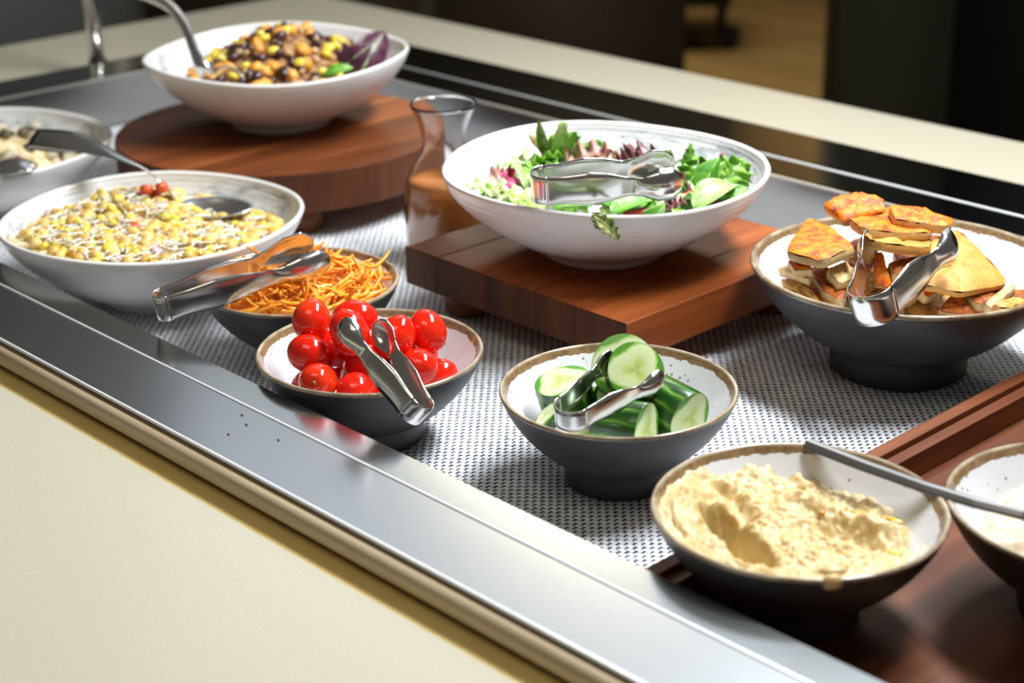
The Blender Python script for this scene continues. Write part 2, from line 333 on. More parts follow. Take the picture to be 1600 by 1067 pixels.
cx = MX0 + (ii + .5) * a + rng.normal(0, .00015, ii.shape); cy = MY0 + (jj + .5) * a + rng.normal(0, .00015, ii.shape)
hx, hy = a * 0.82, a * 0.53
gx = np.array([-1, 0, 1, -1, 0, 1, -1, 0, 1]) * hx; gy = np.array([-1, -1, -1, 0, 0, 0, 1, 1, 1]) * hy
gx[[0, 2, 6, 8]] *= 0.72
gz = np.array([-.0009, -.0004, -.0009, -.0006, .0003, -.0006, -.0009, -.0004, -.0009])
V = np.stack([cx[:, None] + gx, cy[:, None] + gy, np.repeat(gz[None], len(cx), 0)], 2).reshape(-1, 3) - np.array([-0.3, 0.2, -0.003])
q = np.array([[0, 1, 4, 3], [1, 2, 5, 4], [3, 4, 7, 6], [4, 5, 8, 7]]); Fq = (np.arange(len(cx))[:, None, None] * 9 + q).reshape(-1, 4)
me = bpy.data.meshes.new('weave'); me.vertices.add(len(V)); me.vertices.foreach_set('co', V.ravel()); me.loops.add(Fq.size); me.loops.foreach_set('vertex_index', Fq.ravel())
me.polygons.add(len(Fq)); me.polygons.foreach_set('loop_start', np.arange(len(Fq)) * 4); me.polygons.foreach_set('use_smooth', np.ones(len(Fq), bool)); me.materials.append(M['mat_pale']); me.update()
o = bpy.data.objects.new('weave', me); C.objects.link(o); o.parent = mt; tag(o, kind='stuff')
# metal post at the end of the well
t = thing('guard_post', 'slim brushed metal post standing at the end of the steel well', 'post', (-1.1985, 0.3117, 0.040))
obj('pole', *tube([(-1.1985, 0.3117, 0.06), (-1.2, 0.3105, 0.11), (-1.207, 0.304, 0.21), (-1.217, 0.295, 0.34)], 0.0095, 16), M['tong_steel'], t)
obj('base_flange', *lathe([(0.0, 0.0095), (0.0105, 0.0095), (0.0120, 0.006), (0.0125, -0.0105), (0, -0.0105)], 28, (-1.1985, 0.3117, 0.0700 - 0.0195)), M['rubber'], t)
# ------------------------------------------------------------------ walnut boards and tray
t = thing('walnut_board', 'square walnut board on round feet holding the leafy salad bowl', 'board', (-0.2255, 0.2415, 0.0))
bx0, by0, bs, bz0, bz1 = -0.357, 0.1095, 0.263, 0.026, 0.060
xs = np.cumsum([0, 0.043, 0.056, 0.060, 0.052, 0.052]) + bx0
for i in range(5):
    g = 0.00025
    o = bevel(obj('plank', *box(xs[i] + (g if i else 0), xs[i + 1] - (g if i < 4 else 0), by0, by0 + bs, bz0, bz1), [M['walnut'], M['walnut_end']], t, smooth=False, midx=[0, 0, 1, 1, 0, 0]), 0.0012, 2)
for fx in (bx0 + 0.040, bx0 + bs - 0.040):
    for fy_ in (by0 + 0.036, by0 + bs - 0.036):
        obj('foot', *lathe([(0, 0.0), (0.0165, 0.0), (0.0195, 0.002), (0.0205, 0.012), (0.0200, 0.0262), (0, 0.0262)], 26, (fx, fy_, 0)), M['walnut_foot'], t)
t = thing('walnut_board', 'round walnut board on feet under the bean and squash salad bowl', 'board', (-0.722, 0.248, 0.0))
RC, RR, rz0, rz1 = (-0.722, 0.248), 0.1735, 0.029, 0.070
edges = [-RR - .001, -0.118, -0.062, -0.006, 0.055, 0.112, RR + .001]
for i in range(6):
    u0, u1 = max(edges[i], -RR) + 0.0002, min(edges[i + 1], RR) - 0.0002
    us = np.linspace(u0, u1, 15); up_ = [(u, math.sqrt(max(RR * RR - u * u, 1e-7))) for u in us]
    ring = [(u, v) for u, v in up_] + [(u, -v) for u, v in up_[::-1]]
    n = len(ring); V = [(RC[0] + u, RC[1] + v, rz0) for u, v in ring] + [(RC[0] + u, RC[1] + v, rz1) for u, v in ring]
    F = [(k, n + k, n + (k + 1) % n, (k + 1) % n) for k in range(n)] + [tuple(range(n)), tuple(range(n, 2 * n))[::-1]]
    F = [f[::-1] for f in F]
    bevel(obj('plank', V, F, [M['walnut_round'], M['walnut_end']], t, smooth=False, midx=[1] * n + [0, 0]), 0.0012, 2)
for an in (-28, 62, 152, 242):
    x, y = RC[0] + 0.132 * math.cos(math.radians(an)), RC[1] + 0.132 * math.sin(math.radians(an))
    obj('foot', *lathe([(0, 0.0), (0.0145, 0.0), (0.0175, 0.002), (0.0180, 0.012), (0.0175, 0.0292), (0, 0.0292)], 26, (x, y, 0)), M['walnut_foot'], t)
# tray: two-stepped rim, floor
t = thing('walnut_tray', 'dark walnut tray with stepped rim carrying the bowls of dip', 'tray', (0.33, 0.12, 0.0))
TX0, TX1, TY0, TY1 = 0.1388, 0.505, -0.1525, 0.42
obj('tray_floor', *box(TX0 + 0.004, TX1 - 0.004, TY0 + 0.004, TY1 - 0.004, 0.001, 0.010), M['tray_floor'], t, smooth=False)
def wallset(nm, in0, in1, z0, z1):
    for b in ((TX0 + in0, TX0 + in1, TY0 + in0, TY1 - in0), (TX1 - in1, TX1 - in0, TY0 + in0, TY1 - in0)):
        bevel(obj(nm, *box(*b, z0, z1), M['walnut_tray'], t, smooth=False), 0.0008, 2)
    for b in ((TX0 + in1, TX1 - in1, TY0 + in0, TY0 + in1), (TX0 + in1, TX1 - in1, TY1 - in1, TY1 - in0)):
        bevel(obj(nm, *box(*b, z0, z1), M['walnut_tray'], t, smooth=False), 0.0008, 2)
wallset('outer_rim', 0.0, 0.0105, 0.0, 0.034)
wallset('inner_rim', 0.0105, 0.0205, 0.003, 0.0295)
# ------------------------------------------------------------------ bowls
def stone_bowl(label, c, R, h, group=None):
    t = thing('stoneware_bowl', label, 'bowl', c, group); s = R / 0.0825; v = h / 0.068
    P = lambda L: [(r * s, z * v) for r, z in L]
    out = smooth_prof(P([(0.0375, 0.0165), (0.041, 0.0185), (0.0500, 0.0250), (0.0605, 0.0345), (0.0700, 0.0455), (0.0773, 0.0570), (0.0808, 0.0645), (0.0820, 0.0675)]), 3)
    foot = P([(0.0, 0.003), (0.030, 0.003), (0.0315, 0.0), (0.0355, 0.0), (0.0368, 0.0015), (0.0372, 0.008), (0.0375, 0.0165)])
    obj('body', *lathe(out, 96, c), M['stone_body'], t)
    o = obj('foot_ring', *lathe(foot, 96, c), M['stone_body'], t)
    lip = [(0.0820, 0.0675), (0.0825, 0.0688), (0.0820, 0.0700), (0.0808, 0.0704), (0.0797, 0.0699), (0.0792, 0.0690)]
    obj('rim', *lathe(P(lip), 96, c), M['stone_rim'], t)
    inn = smooth_prof(P([(0.0792, 0.0690), (0.0765, 0.0650), (0.0705, 0.0570), (0.0620, 0.0465), (0.0510, 0.0350), (0.0400, 0.0260), (0.0270, 0.0205), (0.0120, 0.0188), (0.0001, 0.0186)]), 4)
    key = 'stone_inner_%d' % round(R * 1e4)
    if key not in M: M[key] = stone_inner('speckled_white_glaze', R, 0.0690 * v)
    obj('interior', *lathe(inn, 96, c), M[key], t); return t
def china_bowl(label, c, R, h, ph=0.0, a2=0.02, a4=0.02, zw=0.0015, group=None, ribs=True):
    t = thing('white_bowl', label, 'bowl', c, group); s = R / 0.139; v = h / 0.075
    def warp(r, z, an):
        k = max(0.0, z / h); k = k * k
        return r * (1 + k * (a2 * math.cos(2 * (an - ph)) + a4 * math.cos(4 * (an - ph)))), z + k * zw * math.cos(3 * (an - ph) + 1.0)
    P = lambda L: [(r * s, z * v) for r, z in L]
    out = smooth_prof(P([(0.054, 0.0055), (0.060, 0.0085), (0.078, 0.0175), (0.098, 0.0300), (0.1155, 0.0430), (0.1285, 0.0560), (0.1355, 0.0665), (0.1385, 0.0735)]), 7)
    if ribs: out = [(r + 0.00035 * math.sin(z * 1150), z) if 0.014 < z < h * 0.9 else (r, z) for r, z in out]
    foot = P([(0.0, 0.003), (0.044, 0.003), (0.046, 0.0), (0.0515, 0.0), (0.053, 0.002), (0.054, 0.0055)])
    obj('body', *lathe(out, 112, c, warp), M['china_out'], t); obj('foot_ring', *lathe(foot, 96, c), M['china_out'], t)
    lip = [(0.1385, 0.0735), (0.1393, 0.0752), (0.1385, 0.0768), (0.1368, 0.0774), (0.1350, 0.0766), (0.1342, 0.0750)]
    obj('rim', *lathe(P(lip), 112, c, warp), M['china_out'], t)
    inn = smooth_prof(P([(0.1342, 0.0750), (0.1310, 0.0680), (0.1240, 0.0580), (0.1110, 0.0450), (0.0940, 0.0325), (0.0740, 0.0205), (0.0560, 0.0125), (0.0300, 0.0085), (0.0001, 0.0080)]), 6)
    inn = [(r + 0.00025 * math.sin(z * 1300), z) if z > 0.014 else (r, z) for r, z in inn]
    key = 'china_in_%d' % round(h * 1e4)
    if key not in M: M[key] = white_china('white_glaze_grey_brushmarks', 0.0750 * v)
    obj('interior', *lathe(inn, 112, c, warp), M[key], t); return t
stone_bowl('charcoal bowl with brown speckled rim holding the cherry tomatoes', (-0.177, -0.076, 0), 0.0830, 0.068)
stone_bowl('charcoal bowl with brown speckled rim holding the cucumber pieces', (0, 0, 0), 0.0825, 0.068)
stone_bowl('charcoal bowl with brown rim holding the shredded carrot', (-0.3335, -0.0225, 0), 0.0815, 0.068)
stone_bowl('large charcoal bowl with brown rim heaped with toasted pita', (0.0225, 0.306, 0), 0.1215, 0.087)
stone_bowl('speckled bowl of chunky hummus standing in the walnut tray', (0.2072, -0.0685, 0.010), 0.0860, 0.068)
stone_bowl('speckled bowl of smooth pale dip touching the hummus bowl', (0.3265, 0.0548, 0.010), 0.0850, 0.068)
stone_bowl('speckled bowl at the rear of the tray beside the stepped rim', (0.2850, 0.2260, 0.010), 0.0850, 0.068)
china_bowl('white ridged bowl of mixed leaves on the square walnut board', (-0.2255, 0.2230, 0.060), 0.1390, 0.0745, ph=math.radians(50), a2=0.012, a4=-0.022, zw=0.003)
china_bowl('white bowl of bean and squash salad on the round board', (-0.745, 0.266, 0.070), 0.1415, 0.0745, ph=math.radians(40), a2=0.0, a4=-0.020, zw=0.003)
china_bowl('wide white bowl of chickpea and corn salad', (-0.5484, -0.0222, 0.0), 0.1335, 0.0755, ph=math.radians(48), a2=0.02, a4=-0.012, zw=0.002, ribs=False)
china_bowl('white bowl of mushroom and grain salad behind the chickpea salad', (-0.9130, -0.0125, 0.0), 0.1455, 0.068, ph=math.radians(30), a2=0.0, a4=-0.015, zw=0.002, ribs=False)
# ------------------------------------------------------------------ measured positions (metres)
TOMATOES = [
 ((-0.2, -0.1102, 0.0959), (-0.0888, 0.4373, 0.8949), 1.0, 1),
 ((-0.193, -0.0763, 0.0895), (0.779, 0.6088, 0.1501), 1.1, 0),
 ((-0.1625, -0.1047, 0.0952), (0.7008, -0.085, -0.7083), 1.15, 0),
 ((-0.1452, -0.0472, 0.0843), (-0.4511, 0.0504, 0.891), 1.05, 0),
 ((-0.1487, -0.0745, 0.0862), (0.1899, 0.4444, 0.8755), 1.1, 0),
 ((-0.1847, -0.1254, 0.0788), (0.8889, 0.4509, -0.0811), 1.0, 0),
 ((-0.1622, -0.1351, 0.0662), (0.8843, -0.2193, 0.4122), 1.15, 1),
 ((-0.1866, -0.1237, 0.0513), (0.8187, 0.4209, 0.3906), 0.95, 0),
 ((-0.1402, -0.1191, 0.062), (0.1265, 0.022, 0.9917), 0.8, 0),
 ((-0.1339, -0.0516, 0.0522), (0.6566, 0.5773, 0.4855), 1.15, 0),
 ((-0.1592, -0.0445, 0.0606), (0.8213, 0.1491, 0.5507), 1.0, 0),
 ((-0.1505, -0.0766, 0.0516), (0.8384, 0.5397, -0.0753), 1.05, 0),
 ((-0.1612, -0.0946, 0.0696), (0.8576, 0.4053, 0.3166), 1.0, 0),
 ((-0.1301, -0.0949, 0.0535), (0.7013, 0.6376, 0.3189), 0.95, 0),
 ((-0.1882, -0.0985, 0.0738), (0.4586, 0.6741, 0.5791), 1.0, 0),
 ((-0.1698, -0.0683, 0.0695), (0.9042, -0.1256, 0.4082), 1.0, 0),
 ((-0.1272, -0.0724, 0.0691), (0.9042, -0.1256, 0.4082), 1.0, 0),
 ((-0.1795, -0.0861, 0.0508), (0.9042, -0.1256, 0.4082), 1.0, 0),
 ((-0.207, -0.0891, 0.05), (0.7835, -0.4048, 0.4714), 1.0, 0)
]
CUCUMBERS = [
 ((0.0044, -0.0004, 0.0882), (0.3935, -0.6847, 0.6135), 0.0225, 0.011),
 ((0.0248, -0.0098, 0.0934), (0.6538, -0.4782, 0.5864), 0.0195, 0.014),
 ((-0.0305, -0.0251, 0.0736), (-0.0849, -0.2514, 0.9642), 0.0195, 0.021),
 ((0.0533, 0.014, 0.0594), (0.9943, -0.0668, -0.0833), 0.0185, 0.032),
 ((0.0461, -0.0214, 0.0598), (0.9579, 0.2771, 0.075), 0.0185, 0.034),
 ((0.0044, -0.0069, 0.042), (0.3083, -0.3976, 0.8642), 0.0165, 0.009),
 ((0.0043, -0.0292, 0.0451), (0.5524, -0.2775, 0.786), 0.016, 0.008),
 ((-0.0244, -0.0089, 0.0535), (-0.2639, -0.4271, 0.8648), 0.0175, 0.01),
 ((0.0012, 0.0005, 0.0639), (0.6471, -0.2445, 0.7222), 0.0175, 0.008),
 ((-0.0179, -0.0526, 0.0604), (-0.4839, -0.5258, 0.6996), 0.013, 0.007),
 ((0.0372, -0.0024, 0.0428), (0.4552, 0.0192, 0.8902), 0.012, 0.007),
 ((-0.0179, 0.0366, 0.0554), (-0.0588, 0.21, 0.9759), 0.018, 0.01),
 ((-0.023, 0.0186, 0.0453), (-0.263, 0.1326, 0.9556), 0.018, 0.01)
]
PITA = [
 ([(-0.0293, 0.2191, 0.1076), (-0.0692, 0.2995, 0.1073), (-0.0327, 0.2828, 0.1109), (0.0162, 0.2465, 0.1149), (0.0106, 0.211, 0.1121)], (-0.123, -0.057, 0.9908), 0.01, 0),
 ([(-0.048, 0.2903, 0.1257), (-0.0449, 0.3054, 0.1299), (-0.0341, 0.3189, 0.1319), (-0.0146, 0.3256, 0.1298), (-0.0044, 0.3135, 0.1236), (-0.0226, 0.2847, 0.1183)], (0.2047, -0.3022, 0.931), 0.009, 0),
 ([(-0.014, 0.2785, 0.1207), (-0.0182, 0.34, 0.1139), (0.0303, 0.3312, 0.113), (0.0406, 0.312, 0.1148), (0.0137, 0.2551, 0.1223)], (0.0384, 0.1127, 0.9929), 0.009, 0),
 ([(-0.0021, 0.3155, 0.1287), (0.0135, 0.3372, 0.1251), (0.0421, 0.342, 0.1203), (0.0486, 0.324, 0.1202), (0.0331, 0.3083, 0.1236), (0.0181, 0.2937, 0.1267)], (0.1565, 0.054, 0.9862), 0.01, 0),
 ([(0.0072, 0.2672, 0.1137), (-0.0013, 0.3235, 0.1011), (0.0352, 0.3243, 0.1031), (0.0523, 0.2914, 0.1113), (0.0338, 0.2542, 0.1181)], (-0.0588, 0.21, 0.9759), 0.01, 2),
 ([(0.0289, 0.2723, 0.0994), (0.0371, 0.3067, 0.0991), (0.0474, 0.3073, 0.0973), (0.0508, 0.2868, 0.0959), (0.0417, 0.2626, 0.0968)], (0.1789, -0.0332, 0.9833), 0.012, 1),
 ([(0.0187, 0.2685, 0.1057), (0.0235, 0.2726, 0.1058), (0.0432, 0.262, 0.0841), (0.0313, 0.2537, 0.0854)], (0.4618, -0.5542, 0.6925), 0.009, 0),
 ([(-0.0467, 0.2362, 0.0775), (-0.0357, 0.2414, 0.0811), (0.0189, 0.206, 0.0803), (0.0054, 0.2059, 0.0778), (-0.0289, 0.2233, 0.0768)], (-0.1709, -0.284, 0.9435), 0.01, 2),
 ([(-0.021, 0.2429, 0.085), (-0.0243, 0.2611, 0.0869), (0.0123, 0.2489, 0.0855), (0.028, 0.2182, 0.0821), (0.0056, 0.2217, 0.0826)], (0.0036, -0.107, 0.9943), 0.011, 1),
 ([(-0.0514, 0.2376, 0.0831), (-0.049, 0.2514, 0.0855), (-0.0091, 0.2314, 0.0932), (-0.0068, 0.218, 0.092)], (-0.2474, -0.1269, 0.9606), 0.008, 3),
 ([(0.041, 0.3132, 0.112), (0.0379, 0.3573, 0.1113), (0.1032, 0.3285, 0.0878), (0.0962, 0.2736, 0.0929), (0.0765, 0.2515, 0.1013)], (0.3543, 0.041, 0.9342), 0.008, 2),
 ([(0.0834, 0.2617, 0.0766), (0.0832, 0.2896, 0.0876), (0.1026, 0.2844, 0.0708)], (0.5755, -0.2951, 0.7627), 0.009, 1),
 ([(0.0825, 0.2914, 0.0821), (0.093, 0.3265, 0.0807), (0.1124, 0.3407, 0.0778), (0.118, 0.3225, 0.0768), (0.1016, 0.2865, 0.0791)], (0.1534, -0.0062, 0.9881), 0.01, 1),
 ([(0.1151, 0.2737, 0.0883), (0.1043, 0.3286, 0.0865), (0.1102, 0.3265, 0.0849), (0.1209, 0.2752, 0.0864)], (0.2885, 0.088, 0.9534), 0.009, 3),
 ([(0.0809, 0.2614, 0.0684), (0.0889, 0.282, 0.0669), (0.1019, 0.2881, 0.0651), (0.104, 0.2813, 0.065), (0.0873, 0.2534, 0.0677)], (0.1265, 0.022, 0.9917), 0.008, 2),
 ([(0.0596, 0.2554, 0.055), (0.058, 0.2748, 0.0613), (0.0755, 0.2702, 0.0583), (0.0761, 0.2548, 0.0534)], (0.0832, -0.2993, 0.9505), 0.008, 2),
 ([(0.0672, 0.243, 0.0649), (0.0688, 0.2614, 0.0665), (0.0817, 0.261, 0.0649), (0.0793, 0.2462, 0.0637)], (0.1204, -0.0954, 0.9881), 0.008, 0),
 ([(0.118, 0.2754, 0.0877), (0.1188, 0.3101, 0.0845), (0.1287, 0.3122, 0.0825), (0.1286, 0.285, 0.0849)], (0.1858, 0.0855, 0.9789), 0.008, 2),
 ([(0.037, 0.2556, 0.0796), (0.0389, 0.2867, 0.0803), (0.0545, 0.2813, 0.0773), (0.0548, 0.2472, 0.0761)], (0.1789, -0.0332, 0.9833), 0.009, 0),
 ([(-0.0029, 0.2709, 0.077), (0.0023, 0.2904, 0.0813), (0.0259, 0.2728, 0.0773), (0.0182, 0.2546, 0.0733)], (0.0021, -0.2163, 0.9763), 0.009, 2),
 ([(0.0004, 0.2331, 0.0961), (-0.0006, 0.2589, 0.0956), (0.0185, 0.2538, 0.0911), (0.0194, 0.2241, 0.0917)], (0.2353, 0.0284, 0.9715), 0.009, 3),
 ([(-0.0299, 0.2231, 0.099), (-0.0211, 0.2332, 0.1013), (-0.0034, 0.2206, 0.0984), (-0.0163, 0.2137, 0.0969)], (0.0021, -0.2163, 0.9763), 0.009, 0),
 ([(0.0436, 0.2716, 0.0891), (0.0468, 0.3105, 0.0851), (0.0647, 0.3102, 0.0817), (0.0707, 0.2663, 0.0844)], (0.1858, 0.0855, 0.9789), 0.009, 0),
 ([(0.0529, 0.2994, 0.0978), (0.056, 0.321, 0.0984), (0.0792, 0.2957, 0.0871), (0.076, 0.2748, 0.0866)], (0.3685, -0.0776, 0.9264), 0.009, 2),
 ([(0.0185, 0.2475, 0.0698), (0.0251, 0.2801, 0.0707), (0.0525, 0.2663, 0.0684), (0.0504, 0.2361, 0.0672)], (0.0653, -0.0427, 0.997), 0.008, 1),
 ([(0.0495, 0.2626, 0.0537), (0.0466, 0.2966, 0.0554), (0.0652, 0.2995, 0.052), (0.069, 0.264, 0.0502)], (0.1789, -0.0332, 0.9833), 0.008, 3),
 ([(-0.0063, 0.2251, 0.0644), (0.0016, 0.2467, 0.0686), (0.0313, 0.231, 0.0676), (0.0176, 0.2176, 0.0645)], (-0.0572, -0.1695, 0.9839), 0.008, 0),
 ([(0.019, 0.2419, 0.063), (0.0271, 0.2638, 0.0634), (0.0561, 0.2479, 0.0608), (0.0453, 0.2302, 0.0608)], (0.0653, -0.0427, 0.997), 0.008, 2),
 ([(-0.0313, 0.2465, 0.0697), (-0.0132, 0.2552, 0.0746), (0.012, 0.2297, 0.0746), (-0.0028, 0.2215, 0.0703)], (-0.1801, -0.1801, 0.967), 0.008, 0),
 ([(0.081, 0.294, 0.0736), (0.089, 0.3171, 0.0721), (0.1078, 0.3051, 0.07), (0.0998, 0.2824, 0.0715)], (0.1265, 0.022, 0.9917), 0.008, 0),
 ([(0.0436, 0.2774, 0.07), (0.047, 0.3163, 0.066), (0.0758, 0.2994, 0.062), (0.0719, 0.2616, 0.066)], (0.1858, 0.0855, 0.9789), 0.008, 2),
 ([(-0.0362, 0.2974, 0.0883), (-0.0347, 0.3297, 0.0918), (-0.0091, 0.3158, 0.0902), (-0.0059, 0.2817, 0.0865)], (0.0036, -0.107, 0.9943), 0.008, 1),
 ([(0.0129, 0.341, 0.0983), (0.0152, 0.3726, 0.0951), (0.0401, 0.3458, 0.0927), (0.039, 0.3159, 0.0955)], (0.1858, 0.0855, 0.9789), 0.008, 1),
 ([(-0.0256, 0.2742, 0.0808), (-0.0212, 0.3065, 0.0819), (0.0014, 0.2881, 0.0797), (-0.0036, 0.2614, 0.0788)], (0.0653, -0.0427, 0.997), 0.008, 0),
 ([(-0.0071, 0.3316, 0.0833), (0.0088, 0.3577, 0.0834), (0.0325, 0.336, 0.0809), (0.0169, 0.3105, 0.0808)], (0.0653, -0.0427, 0.997), 0.008, 1),
 ([(-0.061, 0.2702, 0.0726), (-0.0401, 0.2844, 0.0769), (-0.0086, 0.2589, 0.0777), (-0.0289, 0.245, 0.0735)], (-0.1208, -0.1177, 0.9857), 0.008, 1),
 ([(0.025, 0.3362, 0.0352), (0.0218, 0.3054, 0.033), (0.0496, 0.3179, 0.0392)], (-0.1944, -0.0509, 0.9796), 0.009, 0),
 ([(0.0417, 0.3099, 0.0517), (0.0242, 0.3332, 0.0441), (0.0121, 0.3061, 0.0495)], (-0.1018, 0.2367, 0.9662), 0.009, 2),
 ([(-0.0068, 0.3186, 0.0348), (0.0218, 0.3048, 0.0368), (0.0185, 0.3359, 0.0424)], (-0.1586, -0.1908, 0.9687), 0.009, 2),
 ([(-0.0206, 0.3042, 0.0409), (0.0082, 0.2828, 0.0433), (0.0117, 0.3184, 0.0472)], (-0.1508, -0.0936, 0.9841), 0.009, 2),
 ([(0.0233, 0.3082, 0.0332), (-0.0113, 0.3054, 0.0352), (0.0087, 0.277, 0.0366)], (0.0527, 0.0854, 0.995), 0.009, 0),
 ([(0.0467, 0.2786, 0.0357), (0.0249, 0.3114, 0.0353), (0.0086, 0.2768, 0.0445)], (0.2144, 0.1533, 0.9646), 0.009, 0),
 ([(0.0344, 0.3198, 0.0478), (0.0685, 0.3167, 0.0418), (0.0531, 0.3477, 0.0394)], (0.1851, 0.1685, 0.9682), 0.009, 2),
 ([(-0.0089, 0.2798, 0.0538), (0.0094, 0.3034, 0.0519), (-0.0201, 0.3069, 0.0485)], (-0.0958, 0.1537, 0.9835), 0.009, 2),
 ([(0.0195, 0.2597, 0.0477), (0.019, 0.2956, 0.0541), (-0.0121, 0.2765, 0.0539)], (0.0984, -0.1739, 0.9798), 0.009, 1),
 ([(0.0136, 0.2663, 0.0386), (0.0461, 0.2525, 0.0433), (0.0414, 0.2878, 0.0437)], (-0.1561, -0.0316, 0.9872), 0.009, 1),
 ([(0.0453, 0.2831, 0.0418), (0.0595, 0.3169, 0.0495), (0.0233, 0.3131, 0.041)], (-0.2123, -0.1313, 0.9684), 0.009, 1),
 ([(-0.0055, 0.3403, 0.0489), (0.0174, 0.3165, 0.0457), (0.0264, 0.3474, 0.0539)], (-0.1012, -0.2296, 0.968), 0.009, 2),
 ([(0.0614, 0.2982, 0.0555), (0.0776, 0.3334, 0.0631), (0.0393, 0.3307, 0.0536)], (-0.233, -0.102, 0.9671), 0.009, 0),
 ([(0.0595, 0.345, 0.049), (0.028, 0.3611, 0.0553), (0.0293, 0.326, 0.0477)], (0.0877, -0.2058, 0.9747), 0.009, 2),
 ([(-0.0313, 0.3205, 0.0609), (-0.0146, 0.2968, 0.055), (-0.0028, 0.3239, 0.0546)], (0.2242, -0.0819, 0.9711), 0.009, 1),
 ([(0.0175, 0.2502, 0.0598), (0.02, 0.2841, 0.058), (-0.0097, 0.2695, 0.0659)], (0.2411, 0.0347, 0.9699), 0.009, 1),
 ([(0.0286, 0.3085, 0.0566), (-0.0014, 0.3344, 0.0589), (-0.0082, 0.2955, 0.0616)], (0.1176, 0.0474, 0.9919), 0.009, 0),
 ([(0.0462, 0.267, 0.0575), (0.0472, 0.2991, 0.0523), (0.0193, 0.2827, 0.0486)], (-0.2232, 0.161, 0.9614), 0.009, 1),
 ([(0.0681, 0.2927, 0.0756), (0.0415, 0.3134, 0.0792), (0.0369, 0.2807, 0.0714)], (-0.0435, -0.2254, 0.9733), 0.009, 0),
 ([(0.007, 0.3604, 0.0688), (-0.0012, 0.33, 0.0632), (0.0289, 0.3375, 0.0711)], (-0.2264, -0.1187, 0.9668), 0.009, 1),
 ([(0.0377, 0.2727, 0.0632), (0.0475, 0.3035, 0.058), (0.0157, 0.2959, 0.0567)], (-0.0856, 0.1912, 0.9778), 0.009, 0),
 ([(-0.028, 0.3123, 0.0724), (0.0013, 0.3148, 0.0667), (-0.0161, 0.3392, 0.0673)], (0.1813, 0.1062, 0.9777), 0.009, 0)
]
